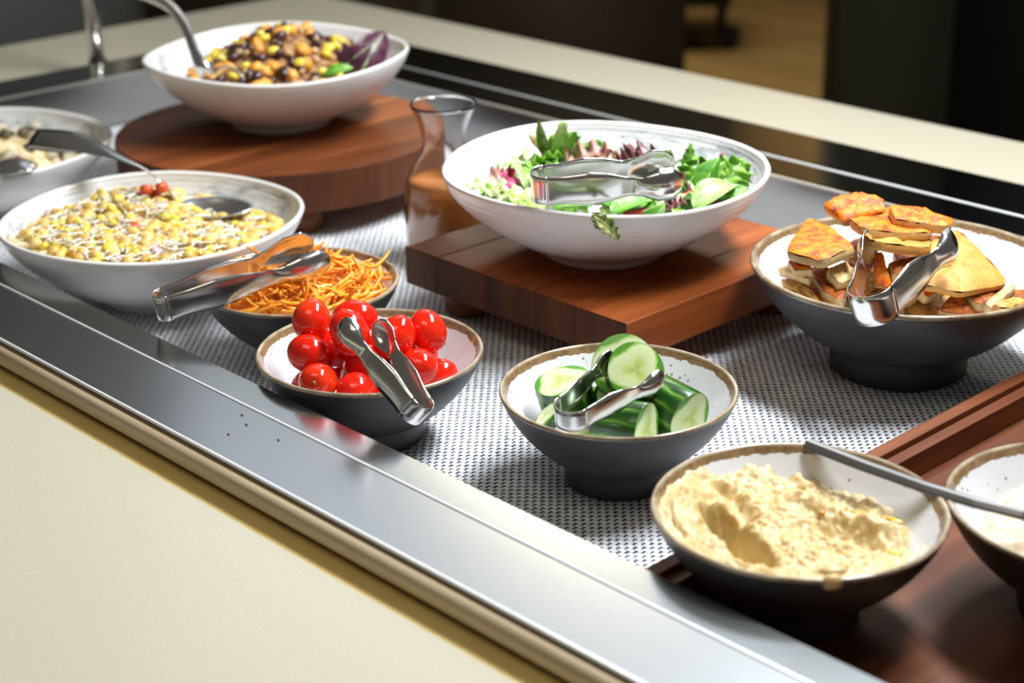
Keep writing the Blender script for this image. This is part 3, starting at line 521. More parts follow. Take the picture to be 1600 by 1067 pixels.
LEAVES = [
 ((-0.2958, 0.2281, 0.118), (-0.2651, 0.2134, 0.168), 0.014, (0.7306, -0.4198, 0.5385), 'stem'),
 ((-0.2969, 0.2308, 0.13), (-0.2793, 0.1983, 0.17), 0.012, (0.3898, -0.7509, 0.5331), 'dark'),
 ((-0.2913, 0.23, 0.122), (-0.2562, 0.2214, 0.158), 0.03, (0.633, -0.4593, 0.6232), 'frill'),
 ((-0.2973, 0.2233, 0.128), (-0.2969, 0.2046, 0.152), 0.007, (0.5698, -0.5307, 0.6274), 'tan'),
 ((-0.2571, 0.1559, 0.128), (-0.2697, 0.1438, 0.138), 0.02, (0.1655, -0.3803, 0.9099), 'magenta'),
 ((-0.2689, 0.165, 0.128), (-0.246, 0.1228, 0.13), 0.014, (0.393, -0.6133, 0.6851), 'magenta'),
 ((-0.2365, 0.1251, 0.125), (-0.2894, 0.1225, 0.128), 0.026, (-0.0572, -0.1695, 0.9839), 'pale'),
 ((-0.2115, 0.1227, 0.124), (-0.266, 0.1182, 0.124), 0.026, (0.0653, -0.0427, 0.997), 'pale'),
 ((-0.2032, 0.1203, 0.128), (-0.2418, 0.1101, 0.124), 0.022, (0.2353, 0.0284, 0.9715), 'lime'),
 ((-0.1959, 0.1218, 0.125), (-0.2344, 0.1161, 0.134), 0.024, (0.1789, -0.0332, 0.9833), 'lime'),
 ((-0.2419, 0.1464, 0.13), (-0.273, 0.1604, 0.146), 0.008, (0.5698, -0.5307, 0.6274), 'stem'),
 ((-0.2517, 0.1397, 0.125), (-0.2601, 0.1056, 0.121), 0.02, (0.1265, 0.022, 0.9917), 'lime'),
 ((-0.2556, 0.2037, 0.128), (-0.2235, 0.2343, 0.146), 0.04, (0.1204, -0.0954, 0.9881), 'pink'),
 ((-0.2228, 0.1857, 0.132), (-0.2134, 0.2065, 0.146), 0.026, (0.226, -0.0836, 0.9705), 'purple'),
 ((-0.2538, 0.2213, 0.128), (-0.249, 0.232, 0.146), 0.022, (0.5894, -0.4204, 0.6899), 'frill'),
 ((-0.2819, 0.238, 0.128), (-0.2633, 0.2365, 0.14), 0.02, (0.4849, -0.4473, 0.7515), 'magenta'),
 ((-0.2057, 0.2203, 0.128), (-0.1808, 0.2447, 0.15), 0.044, (0.2649, -0.113, 0.9576), 'purple'),
 ((-0.1885, 0.211, 0.138), (-0.1837, 0.2305, 0.148), 0.03, (0.4144, -0.3787, 0.8275), 'purple'),
 ((-0.1833, 0.2274, 0.13), (-0.195, 0.2211, 0.14), 0.016, (0.4849, -0.4473, 0.7515), 'tan'),
 ((-0.2038, 0.2315, 0.136), (-0.174, 0.2421, 0.142), 0.02, (0.226, -0.0836, 0.9705), 'pink'),
 ((-0.1769, 0.2718, 0.125), (-0.1744, 0.2744, 0.154), 0.012, (0.6737, -0.4964, 0.5475), 'frill'),
 ((-0.1546, 0.256, 0.122), (-0.158, 0.2654, 0.148), 0.034, (0.5894, -0.4204, 0.6899), 'frill'),
 ((-0.2049, 0.2772, 0.13), (-0.2017, 0.2798, 0.142), 0.01, (0.6737, -0.4964, 0.5475), 'frill'),
 ((-0.1358, 0.2453, 0.124), (-0.1376, 0.2674, 0.15), 0.024, (0.0584, -0.6884, 0.7229), 'green'),
 ((-0.1366, 0.2543, 0.124), (-0.1329, 0.2684, 0.148), 0.014, (0.7382, -0.3102, 0.5991), 'lime'),
 ((-0.1153, 0.2104, 0.124), (-0.1095, 0.2554, 0.135), 0.026, (0.226, -0.0836, 0.9705), 'smooth'),
 ((-0.1533, 0.292, 0.13), (-0.1451, 0.2787, 0.15), 0.006, (0.5698, -0.5307, 0.6274), 'red'),
 ((-0.1349, 0.2703, 0.123), (-0.1328, 0.2932, 0.145), 0.034, (0.533, -0.2408, 0.8112), 'frill'),
 ((-0.1052, 0.2412, 0.124), (-0.1014, 0.2603, 0.134), 0.022, (0.3742, 0.0131, 0.9272), 'green'),
 ((-0.1549, 0.1563, 0.124), (-0.1452, 0.1947, 0.128), 0.026, (0.1789, -0.0332, 0.9833), 'shiny'),
 ((-0.1414, 0.1755, 0.122), (-0.1291, 0.192, 0.13), 0.022, (0.1789, -0.0332, 0.9833), 'green'),
 ((-0.1475, 0.1634, 0.124), (-0.1359, 0.1906, 0.124), 0.007, (0.4849, -0.4473, 0.7515), 'red'),
 ((-0.129, 0.1852, 0.122), (-0.1368, 0.1929, 0.134), 0.009, (0.5698, -0.5307, 0.6274), 'stem'),
 ((-0.1323, 0.1958, 0.122), (-0.1196, 0.2058, 0.13), 0.022, (0.226, -0.0836, 0.9705), 'purple'),
 ((-0.133, 0.2137, 0.122), (-0.1257, 0.238, 0.13), 0.03, (0.1703, -0.1431, 0.9749), 'green'),
 ((-0.1387, 0.22, 0.128), (-0.1267, 0.2281, 0.132), 0.007, (0.4422, -0.4057, 0.7999), 'red'),
 ((-0.1208, 0.2215, 0.124), (-0.1133, 0.2443, 0.128), 0.022, (0.1789, -0.0332, 0.9833), 'purple'),
 ((-0.1171, 0.2291, 0.122), (-0.1029, 0.2543, 0.128), 0.018, (0.1789, -0.0332, 0.9833), 'green'),
 ((-0.1937, 0.1282, 0.124), (-0.1711, 0.1511, 0.128), 0.03, (0.1204, -0.0954, 0.9881), 'green'),
 ((-0.1241, 0.1044, 0.141), (-0.1237, 0.1314, 0.116), 0.013, (0.633, -0.4593, 0.6232), 'wilt'),
 ((-0.127, 0.106, 0.142), (-0.1325, 0.1204, 0.126), 0.012, (0.5698, -0.5307, 0.6274), 'wilt'),
 ((-0.2139, 0.1804, 0.124), (-0.1784, 0.1849, 0.136), 0.04, (0.0653, -0.0427, 0.997), 'frill'),
 ((-0.1967, 0.1968, 0.124), (-0.1619, 0.2053, 0.135), 0.04, (0.0653, -0.0427, 0.997), 'green'),
 ((-0.1738, 0.2187, 0.124), (-0.1431, 0.231, 0.136), 0.04, (0.0653, -0.0427, 0.997), 'frill'),
 ((-0.2871, 0.1962, 0.122), (-0.2581, 0.1984, 0.132), 0.036, (0.0653, -0.0427, 0.997), 'frill'),
 ((-0.2486, 0.2356, 0.126), (-0.214, 0.2345, 0.14), 0.034, (0.0653, -0.0427, 0.997), 'pink')
]
# ------------------------------------------------------------------ tomatoes
def blob(name, mat, sub=2, s=(1, 1, 1), noise_amp=0.0, seed=1, shape=None):
    bm = bmesh.new(); bmesh.ops.create_icosphere(bm, subdivisions=sub, radius=1.0); r = random.Random(seed)
    for v in bm.verts:
        n = 1 + r.uniform(-noise_amp, noise_amp); p = v.co * n
        if shape: p = shape(p)
        v.co = Vector((p.x * s[0], p.y * s[1], p.z * s[2]))
    me = bpy.data.meshes.new(name); bm.to_mesh(me); bm.free(); me.materials.append(mat); me.polygons.foreach_set('use_smooth', [True] * len(me.polygons)); return me
M['tomato_red'] = pm('red_tomato_skin', (0.74, 0.012, 0.004), (0.82, 0.024, 0.006), rough=0.12, scale=30, coat=0.5, sss=0.25, sssr=(1, .15, .05), ssss=0.006, rand=0.08)
M['tomato_orange'] = pm('orange_tomato_skin', (0.80, 0.055, 0.006), (0.78, 0.022, 0.006), rough=0.12, scale=25, coat=0.5, sss=0.25, sssr=(1, .2, .05), ssss=0.006)
M['scar'] = pm('tomato_stem_scar', (0.55, 0.32, 0.06), (0.30, 0.22, 0.05), rough=0.6, scale=300)
def tom_shape(p):
    k = 1.0 - 0.10 * max(0, p.z) ** 2
    if p.z < -0.93: p = Vector((p.x, p.y, -0.93 + (p.z + 0.93) * -0.6))
    return Vector((p.x * k, p.y * k, p.z))
tme = [blob('cherry_tomato', M[m], 3, (0.0132, 0.0132, 0.0158), 0, 1, tom_shape) for m in ('tomato_red', 'tomato_orange')]
sme = blob('stem_scar', M['scar'], 1, (0.0016, 0.0016, 0.0006))
TOM_LAB = {0: 'orange-red upright cherry tomato on the side nearest the carrot bowl', 1: 'red cherry tomato lying on its side at the top of the heap behind another', 2: 'large red cherry tomato on top of the heap behind the left tong tip',
           3: 'red cherry tomato standing upright against the rim on the board side', 4: 'red cherry tomato tucked behind the right tong arm', 5: 'red cherry tomato lying just above the orange one with the stem scar', 6: 'orange cherry tomato with a visible stem scar at the bowl edge',
           7: 'red cherry tomato peeping out behind the orange one with the stem scar', 8: 'small pointed red cherry tomato at the rim beside the left tong arm', 9: 'large glossy red cherry tomato resting low at the rim beside the right tong arm', 10: 'red cherry tomato between the rim tomato and the right tong arm',
           11: 'red cherry tomato lying between the two tong arms', 12: 'red cherry tomato under the left tong tip', 13: 'red cherry tomato low at the rim between the tong arms'}
for i, (p, ax, hl, colr) in enumerate(TOMATOES):
    Z = Vector(ax)
    if i == 6: Z = -Vector((0.62, -0.68, 0.38))
    o = inst('cherry_tomato', tme[colr], frame(p, Z, (0.3, 0.7, 0.2), (1.06, 1.06, hl * 1.02)))
    s_ = inst('stem_scar', sme, None, o); s_.location = (0, 0, -0.0142)
    lab = TOM_LAB.get(i, 'red cherry tomato mostly buried under the others in the bowl')
    tag(o, lab, 'tomato', 'cherry tomatoes in the charcoal bowl')
# ------------------------------------------------------------------ cucumber pieces
M['cuc_skin'] = None
m, nt, b = newmat('cucumber_skin'); b.inputs['Roughness'].default_value = 0.25; b.inputs['Coat Weight'].default_value = 0.3
tc = N(nt, 'ShaderNodeTexCoord'); sep = N(nt, 'ShaderNodeSeparateXYZ'); nt.links.new(tc.outputs['Object'], sep.inputs[0])
an = math_(nt, 'ARCTAN2', sep.outputs[1], sep.outputs[0]); nz_ = noise(nt, coords(nt, (1, 1, .25)), 120, 3)
st = math_(nt, 'SINE', math_(nt, 'MULTIPLY_ADD', an, 11.0, math_(nt, 'MULTIPLY', nz_, 6.0)))
f = math_(nt, 'MULTIPLY_ADD', st, 0.3, math_(nt, 'MULTIPLY', nz_, 1.0))
nt.links.new(ramp(nt, f, [(0.35, (0.012, 0.055, 0.006)), (0.72, (0.035, 0.15, 0.012)), (0.95, (0.20, 0.36, 0.06))]), b.inputs['Base Color']); M['cuc_skin'] = m
m, nt, b = newmat('cucumber_flesh'); b.inputs['Roughness'].default_value = 0.22; b.inputs['Subsurface Weight'].default_value = 0.35; b.inputs['Subsurface Radius'].default_value = (0.7, 1, 0.3); b.inputs['Subsurface Scale'].default_value = 0.006
tc = N(nt, 'ShaderNodeTexCoord'); sep = N(nt, 'ShaderNodeSeparateXYZ'); nt.links.new(tc.outputs['Object'], sep.inputs[0])
rad = math_(nt, 'SQRT', math_(nt, 'ADD', math_(nt, 'MULTIPLY', sep.outputs[0], sep.outputs[0]), math_(nt, 'MULTIPLY', sep.outputs[1], sep.outputs[1])))
an = math_(nt, 'ARCTAN2', sep.outputs[1], sep.outputs[0]); nz_ = noise(nt, coords(nt), 260, 3)
lob = math_(nt, 'MULTIPLY_ADD', math_(nt, 'SINE', math_(nt, 'MULTIPLY', an, 3.0)), 0.14, rad_n := math_(nt, 'MULTIPLY_ADD', nz_, 0.16, math_(nt, 'DIVIDE', rad, 0.0185)))
flesh = ramp(nt, lob, [(0.12, (0.42, 0.52, 0.16)), (0.34, (0.55, 0.63, 0.20)), (0.52, (0.62, 0.70, 0.36)), (0.86, (0.66, 0.75, 0.43)), (0.97, (0.30, 0.50, 0.10)), (1.0, (0.10, 0.30, 0.03))])
nt.links.new(flesh, b.inputs['Base Color']); bump(nt, b, nz_, 0.15, 0.0006); M['cuc_flesh'] = m
cuc_labels = ['thin upright cucumber slice leaning at the back of its bowl', 'pale upright cucumber slice just in front of the rearmost slice', 'thick cucumber chunk showing its pale cut top beside the tongs', 'thick striped cucumber chunk with its cut face towards the rim', 'dark striped cucumber chunk lying low at the bowl edge', 'cucumber chunk half hidden under the tongs arm', 'cucumber slice wedged low beneath the tongs bend', 'cucumber piece lying between the two tong arms', 'cucumber slice behind the upper tong tip', 'small green cucumber end beside the bowl wall', 'small cucumber sliver against the bowl rim', 'cucumber chunk buried at the bottom of the bowl', 'cucumber chunk buried at the bottom of the bowl']
for i, (p, n_, r, l) in enumerate(CUCUMBERS):
    nseg = 40; rr_ = random.Random(i)
    t = bpy.data.objects.new('cucumber_piece', None); C.objects.link(t); t.empty_display_size = 0.01
    t.matrix_world = frame(p, n_, (0, 0, 1)); tag(t, cuc_labels[i], 'cucumber', 'cucumber pieces in the charcoal bowl')
    per = [1 + 0.012 * math.sin(3 * k * 2 * math.pi / nseg + i) + rr_.uniform(-.004, .004) for k in range(nseg)]
    def ring(rad, z): return [(rad * per[k] * math.cos(2 * math.pi * k / nseg), rad * per[k] * math.sin(2 * math.pi * k / nseg), z) for k in range(nseg)]
    V = ring(r * 0.985, 0.0) + ring(r, -0.0007) + ring(r * 1.005, -l / 2) + ring(r, -l + 0.0007) + ring(r * 0.985, -l)
    F = [(k * nseg + j, k * nseg + (j + 1) % nseg, (k + 1) * nseg + (j + 1) % nseg, (k + 1) * nseg + j) for k in range(4) for j in range(nseg)]
    me = mk_mesh('peel', V, [f_[::-1] for f_ in F], M['cuc_skin']); o = bpy.data.objects.new('peel', me); C.objects.link(o); o.parent = t
    for z, flip in ((0.0, False), (-l, True)):
        r1 = 0.0185; Vf = ring(r1 * 0.985, 0) + ring(r1 * 0.6, 0.0006) + ring(r1 * 0.3, 0.0004) + [(0, 0, 0.0003)]
        Ff = [(k * nseg + j, k * nseg + (j + 1) % nseg, (k + 1) * nseg + (j + 1) % nseg, (k + 1) * nseg + j) for k in range(2) for j in range(nseg)] + [(2 * nseg + j, 2 * nseg + (j + 1) % nseg, 3 * nseg) for j in range(nseg)]
        if flip: Vf = [(x, y, -l - q_) for x, y, q_ in Vf]; Ff = [f_[::-1] for f_ in Ff]
        me = mk_mesh('cut_face', Vf, Ff, M['cuc_flesh']); o = bpy.data.objects.new('cut_face', me); C.objects.link(o); o.parent = t; o.scale = (r / 0.0185, r / 0.0185, 1)
# ------------------------------------------------------------------ pita
def pita_top(name, stops, bstr=0.5):
    m, nt, b = newmat(name); b.inputs['Roughness'].default_value = 0.55
    f = noise(nt, coords(nt), 95, 5, 0.72); nt.links.new(ramp(nt, f, stops), b.inputs['Base Color']); bump(nt, b, noise(nt, coords(nt), 110, 3), bstr * 1.6, 0.004); return m
M['pita0'] = pita_top('paprika_pita_crust', [(0.30, (0.12, 0.02, 0.004)), (0.40, (0.42, 0.06, 0.002)), (0.50, (0.80, 0.17, 0.001)), (0.68, (0.88, 0.31, 0.006))])
M['pita1'] = pita_top('browned_pita_crust', [(0.30, (0.09, 0.022, 0.006)), (0.48, (0.30, 0.065, 0.006)), (0.66, (0.66, 0.17, 0.01)), (0.8, (0.75, 0.33, 0.05))])
M['pita2'] = pita_top('golden_pita_crust', [(0.30, (0.50, 0.21, 0.03)), (0.50, (0.60, 0.30, 0.06)), (0.75, (0.66, 0.40, 0.12))], 0.25)
M['pita3'] = pita_top('cream_pita_crumb', [(0.30, (0.46, 0.27, 0.08)), (0.50, (0.60, 0.42, 0.18)), (0.75, (0.70, 0.55, 0.32))], 0.4)
PITA_LAB = {0: 'paprika crusted pita wedge tilted up on the salad board side', 1: 'round edged paprika pita slab leaning at the top of the heap', 2: 'paprika pita strip lying across the top of the heap', 3: 'paprika pita chunk with white crumb edge at the top of the heap', 4: 'golden pita strip under the topmost paprika strip', 5: 'browned pita strip with scorched crust below the golden strip',
            6: 'narrow orange pita triangle standing between the tong arms', 7: 'golden pita wedge with a scorched end by the rim', 8: 'browned pita wedge beside the left tong arm', 9: 'cream pita strip resting on the scorched-end wedge', 10: 'large plain golden pita triangle leaning on the bare white bowl wall', 11: 'dark brown pita triangle at the rim below the plain golden triangle',
            12: 'long browned pita strip beside the bare bowl wall', 13: 'thin cream pita stick propped on the long browned strip', 14: 'narrow golden pita strip lying along the rim under the brown triangle'}
pl_lab = ['paprika dusted toasted pita wedge', 'dark browned toasted pita wedge', 'golden toasted pita wedge', 'pale cream pita strip showing its crumb']
for i, (poly, nrm_, th, stl) in enumerate(PITA):
    th = th * 0.78; Nv = Vector(nrm_); P = [Vector(p) for p in poly]; ce = sum(P, Vector()) / len(P)
    if (P[1] - P[0]).cross(P[2] - P[1]).dot(Nv) < 0: P = P[::-1]
    pts = []                                             # rounded, slightly uneven outline
    for k in range(len(P)):
        a_, b_, c_ = P[k - 1], P[k], P[(k + 1) % len(P)]
        for tt in (0.18, 0.5, 0.82):
            p_in = b_ + (a_ - b_) * 0.5; p_out = b_ + (c_ - b_) * 0.5
            q0 = p_in + (b_ - p_in) * tt; q1 = b_ + (p_out - b_) * tt; q = q0 + (q1 - q0) * tt
            pts.append(b_ + (q - b_) * 0.30)
    r0 = random.Random(90 + i); q2 = []
    for k in range(len(pts)):
        p0, p1 = pts[k], pts[(k + 1) % len(pts)]; q2.append(p0)
        if (p1 - p0).length > 0.008:
            for f_ in (.33, .66):
                d_ = (p1 - p0).cross(Nv).normalized(); q2.append(p0 + (p1 - p0) * f_ + d_ * r0.uniform(-.0011, .0011))
    pts = q2
    n = len(pts); rr_ = random.Random(50 + i); T_ = bpy.data.objects.new('pita_wedge', None); C.objects.link(T_); T_.location = ce - Nv * th; T_.empty_display_size = 0.01
    ORG[T_.as_pointer()] = Vector(T_.location)
    tag(T_, PITA_LAB.get(i, pl_lab[stl] + ' half buried in the pita heap'), 'pita', 'toasted pita pieces in the large bowl')
    bend = rr_.uniform(-0.0025, 0.0025)
    ringp = lambda s, z: [ce + (p - ce) * s + Nv * (z + bend * ((p - ce).length / 0.03) ** 2 + (rr_.uniform(-.0011, .0011) if z > -th * .5 else 0)) for p in pts]
    V = ringp(1.0, -0.0008) + ringp(0.93, 0.0004) + ringp(0.6, 0.0013) + ringp(0.25, 0.001) + [ce + Nv * 0.0012]
    F = [(k * n + j, k * n + (j + 1) % n, (k + 1) * n + (j + 1) % n, (k + 1) * n + j) for k in range(3) for j in range(n)] + [(3 * n + j, 3 * n + (j + 1) % n, 4 * n) for j in range(n)]
    obj('crust', V, F, M['pita%d' % stl], T_)
    V = ringp(1.0, -0.0008) + ringp(1.015, -th * .5) + ringp(0.98, -th) + [ce - Nv * th]
    F = [(k * n + j, (k + 1) * n + j, (k + 1) * n + (j + 1) % n, k * n + (j + 1) % n) for k in range(2) for j in range(n)] + [(2 * n + j, 3 * n, 2 * n + (j + 1) % n) for j in range(n)]
    obj('crumb', V, F, M['pita3'] if stl != 2 else M['pita2'], T_)
# ------------------------------------------------------------------ salad leaves
LK = {'stem': ((0.42, 0.62, 0.20), (0.55, 0.72, 0.33)), 'dark': ((0.06, 0.13, 0.02), (0.16, 0.25, 0.06)), 'frill': ((0.13, 0.36, 0.03), (0.28, 0.55, 0.07)), 'tan': ((0.42, 0.23, 0.09), (0.60, 0.42, 0.20)),
      'magenta': ((0.36, 0.01, 0.07), (0.52, 0.05, 0.16)), 'pale': ((0.50, 0.68, 0.22), (0.68, 0.78, 0.45)), 'lime': ((0.24, 0.52, 0.05), (0.40, 0.64, 0.13)), 'pink': ((0.30, 0.10, 0.08), (0.56, 0.36, 0.28)),
      'purple': ((0.085, 0.022, 0.030), (0.24, 0.085, 0.085)), 'green': ((0.05, 0.20, 0.015), (0.15, 0.38, 0.03)), 'smooth': ((0.24, 0.48, 0.10), (0.36, 0.58, 0.18)), 'red': ((0.46, 0.02, 0.03), (0.60, 0.08, 0.07)),
      'shiny': ((0.09, 0.34, 0.015), (0.18, 0.48, 0.03)), 'wilt': ((0.09, 0.13, 0.03), (0.33, 0.36, 0.12))}
LD = {'stem': 'pale green leaf stalk', 'dark': 'dark brown-green upright leaf', 'frill': 'frilly bright green lettuce leaf', 'tan': 'tan wilted leaf rib', 'magenta': 'magenta radicchio leaf', 'pale': 'pale crisp lettuce leaf', 'lime': 'lime green lettuce leaf', 'pink': 'dusky pink red-leaf lettuce', 'purple': 'dark purple frilly lettuce leaf', 'green': 'deep green spinach leaf', 'smooth': 'smooth light green oval leaf', 'red': 'thin red leaf stalk', 'shiny': 'shiny green curled leaf', 'wilt': 'wilted leaf hanging over the bowl rim'}
def leaf_mat(k):
    key = 'leaf_' + k
    if key not in M: M[key] = pm(key, LK[k][0], LK[k][1], rough=0.38, scale=70, detail=3, bmp=0.35, bscale=160, bdist=0.002, sss=0.0, rand=0.12); 
    return M[key]
M['leaf_rib_mat'] = pm('pale_leaf_rib', (0.55, 0.66, 0.32), rough=0.4)
M['rib_dark'] = pm('red_leaf_rib', (0.42, 0.14, 0.13), rough=0.4)
def leaf(b_, t_, wd, n_, kind, seed, rib=True, label=None, bed=False, name='salad_leaf', group='mixed leaves in the salad bowl', cat='leaf'):
    r = random.Random(seed); B = Vector(b_); T_ = Vector(t_); ex = T_ - B; L = ex.length; ex.normalize(); ez = Vector(n_); ez = (ez - ex * ez.dot(ex)).normalized(); ey = ez.cross(ex)
    frilly = kind in ('frill', 'pink', 'purple', 'pale', 'lime', 'magenta', 'wilt'); thin = kind in ('stem', 'red', 'tan')
    nu, nv = (22, 9) if not thin else (10, 5); V = []; k1, k2 = r.uniform(0, 6), r.uniform(0, 6); cup = r.uniform(0.15, 0.5) * (1 if r.random() < .6 else -1); arch = r.uniform(0.03, 0.14)
    for i in range(nu + 1):
        u = i / nu; wp = math.sin(math.pi * min(1, u ** (0.75 if not thin else .4)) * 0.985 + 0.02) ** 0.75 if not thin else (0.55 + 0.45 * u) * (1 if u < .9 else 0.6)
        if frilly: wp = max(0.12, wp) * (1 + 0.16 * math.sin(u * 34 + k1) + 0.10 * math.sin(u * 61 + k2))
        for j in range(nv + 1):
            v = 2 * j / nv - 1; y = v * wp * wd / 2
            z = arch * L * math.sin(math.pi * u) + cup * wd * (v * v) * 0.5 * wp
            if frilly: z += wd * 0.13 * abs(v) ** 1.6 * math.sin(u * 26 + (k1 if v < 0 else k2)) + wd * 0.03 * math.sin(u * 17 + 4 * v + k2)
            V.append(tuple(B + ex * (u * L) + ey * y + ez * z))
    F = [(i * (nv + 1) + j, (i + 1) * (nv + 1) + j, (i + 1) * (nv + 1) + j + 1, i * (nv + 1) + j + 1) for i in range(nu) for j in range(nv)]
    t = thing(name, label or (LD[kind] + (' low in the bed of the salad bowl' if bed else ' on top of the salad bowl')), cat, B, group)
    solidify(obj('blade', V, F, leaf_mat(kind), t), 0.0005)
    if rib and not thin:
        path = [tuple(B + ex * (u * L) + ez * (arch * L * math.sin(math.pi * u) + 0.0003)) for u in (0, .25, .5, .75, .95)]
        obj('rib', *tube(path, [wd * .035, wd * .03, wd * .024, wd * .016, wd * .006], 6), M['rib_dark'] if kind in ('purple', 'pink', 'magenta') else M['leaf_rib_mat'], t)
    return t
for i, (b_, t_, wd, n_, k) in enumerate(LEAVES):
    leaf(b_, t_, wd, n_, k, i, label='wilted leaf hanging over the front of the white salad bowl' if k == 'wilt' else None)
for i in range(46):                                       # the bed of leaves under them
    an = random.uniform(0, 6.28); ra = 0.098 * math.sqrt(random.random()); x, y = -0.2255 + ra * math.cos(an), 0.223 + ra * math.sin(an); z = 0.060 + 0.022 + 0.36 * ra + 0.018 * (1 - ra / .1) + random.uniform(0, 0.016)
    d = random.uniform(0, 6.28); l = random.uniform(0.025, 0.045); z2 = z + random.uniform(-.002, .012)
    x2, y2 = x + l * math.cos(d), y + l * math.sin(d)
    if math.hypot(x2 + 0.2255, y2 - 0.223) > 0.106: x2, y2 = x - l * math.cos(d), y - l * math.sin(d)
    leaf((x, y, z), (x2, y2, z2), random.uniform(.022, .036), (random.uniform(-.5, .6), random.uniform(-.7, .3), 1), random.choice(['frill', 'green', 'lime', 'frill', 'purple', 'pale', 'green', 'pink']), 200 + i, rib=False, bed=True)
# ------------------------------------------------------------------ carrots
M['carrot'] = pm('carrot_shred', (0.92, 0.28, 0.008), (0.95, 0.45, 0.05), rough=0.35, scale=50, sss=0.2, sssr=(1, .4, .1), ssss=0.004, rand=0.12)
def shred_mesh(seed, L, wd, th, curve, name='carrot_shred', mat='carrot'):
    r = random.Random(seed); V = []; n = 7; tw = r.uniform(-1.2, 1.2); cz = r.uniform(-curve, curve); cyy = r.uniform(-curve, curve)
    for i in range(n):
        u = i / (n - 1); x = (u - .5) * L; y = cyy * L * (u - .5) ** 2 * 4; z = cz * L * (u - .5) ** 2 * 4; a_ = tw * u; k = 0.45 if i in (0, n - 1) else 1.0
        for sy, sz in ((-1, -1), (1, -1), (1, 1), (-1, 1)):
            yy, zz = sy * wd / 2 * k, sz * th / 2 * k; V.append((x, y + yy * math.cos(a_) - zz * math.sin(a_), z + yy * math.sin(a_) + zz * math.cos(a_)))
    F = [(i * 4 + k, i * 4 + (k + 1) % 4, (i + 1) * 4 + (k + 1) % 4, (i + 1) * 4 + k) for i in range(n - 1) for k in range(4)] + [(0, 3, 2, 1), (n * 4 - 4, n * 4 - 3, n * 4 - 2, n * 4 - 1)]
    return mk_mesh(name, V, [f_[::-1] for f_ in F], M[mat])
cms = [shred_mesh(i, random.uniform(0.022, 0.045), random.uniform(0.0020, 0.0034), random.uniform(0.0014, 0.0022), 0.22) for i in range(14)]
CB = (-0.3335, -0.0225)
def inner_r(z, tab): return float(np.interp(z, [q[1] for q in tab], [q[0] for q in tab]))
ST_IN = [(0.002, .0186), (0.027, .0205), (0.040, .026), (0.051, .035), (0.062, .0465), (0.0705, .057), (0.0765, .065), (0.0792, .069)]
hm_n = 40; V = []; F = []                                   # bed of tangled shreds
for i in range(12):
    for j in range(hm_n):
        ra = 0.0660 * i / 11; an = 2 * math.pi * j / hm_n; h_ = 0.050 + 0.016 * (1 - (ra / .066) ** 2) + 0.003 * math.sin(7 * an + i) * (ra / .07)
        V.append((CB[0] + ra * math.cos(an), CB[1] + ra * math.sin(an), h_ if i < 11 else 0.0535))
F = [(i * hm_n + j, (i + 1) * hm_n + j, (i + 1) * hm_n + (j + 1) % hm_n, i * hm_n + (j + 1) % hm_n) for i in range(11) for j in range(hm_n)]
tag(obj('carrot_bed', V, F, M['carrot']), 'packed bed of shredded carrot at the bottom of its bowl', 'carrot', kind='stuff')
for i in range(290):
    an = random.uniform(0, 6.283); ra = 0.070 * math.sqrt(random.random()); x, y = CB[0] + ra * math.cos(an), CB[1] + ra * math.sin(an)
    z = 0.0555 + 0.019 * (1 - (ra / .075) ** 2) + random.uniform(0, .007); tilt = random.gauss(0, .22) if i % 9 else random.uniform(.5, 1.0)
    d = random.uniform(0, 6.283)
    if ra > 0.045: d = an + math.pi / 2 + random.gauss(0, .5)
    X = Vector((math.cos(d) * math.cos(tilt), math.sin(d) * math.cos(tilt), math.sin(tilt)))
    Mx = frame((x, y, z), X.orthogonal(), X)                # every shred stays inside its bowl
    for _ in range(40):
        E_ = [Mx @ v.co for v in cms[i % 14].vertices]; pull = 0.0; lift = 0.0
        for p_ in E_:
            rr_ = math.hypot(p_.x - CB[0], p_.y - CB[1]); lim = (inner_r(p_.z, ST_IN) if p_.z < 0.069 else 0.0775) - 0.0012; pull = max(pull, rr_ - lim)
        if pull <= 0: break
        c_ = Vector((Mx[0][3] - CB[0], Mx[1][3] - CB[1], 0)); d_ = max((p_ for p_ in E_), key=lambda p_: math.hypot(p_.x - CB[0], p_.y - CB[1])); v_ = Vector((d_.x - CB[0], d_.y - CB[1], 0)).normalized()
        Mx = Matrix.Translation((-v_.x * min(pull, .004), -v_.y * min(pull, .004), 0.0004)) @ Mx
    o = inst('carrot_shred', cms[i % 14], Mx); tag(o, 'thin orange carrot shred in the charcoal bowl', 'carrot', 'carrot shreds')
# ------------------------------------------------------------------ hummus and dips
M['hummus'] = pm('hummus', (0.50, 0.34, 0.12), (0.64, 0.50, 0.25), rough=0.42, scale=55, detail=5, lo=0.32, hi=0.58, bmp=0.5, bscale=240, bdist=0.0015, sss=0.45, sssr=(1, .5, .12), ssss=0.008)
M['dip'] = pm('pale_dip', (0.52, 0.40, 0.26), (0.60, 0.49, 0.35), rough=0.4, scale=40, bmp=0.3, bscale=150, bdist=0.0015, sss=0.3, sssr=(1, .7, .4), ssss=0.005)
M['paprika'] = pm('paprika_oil', (0.72, 0.20, 0.01), (0.80, 0.36, 0.03), rough=0.2, scale=200)
M['oil'] = pm('golden_oil', (0.78, 0.48, 0.03), rough=0.08, coat=0.6)
def segd(x, y, p, q):
    px, py = p; qx, qy = q; dx, dy = qx - px, qy - py; tt = np.clip(((x - px) * dx + (y - py) * dy) / (dx * dx + dy * dy), 0, 1)
    return np.hypot(x - px - tt * dx, y - py - tt * dy)
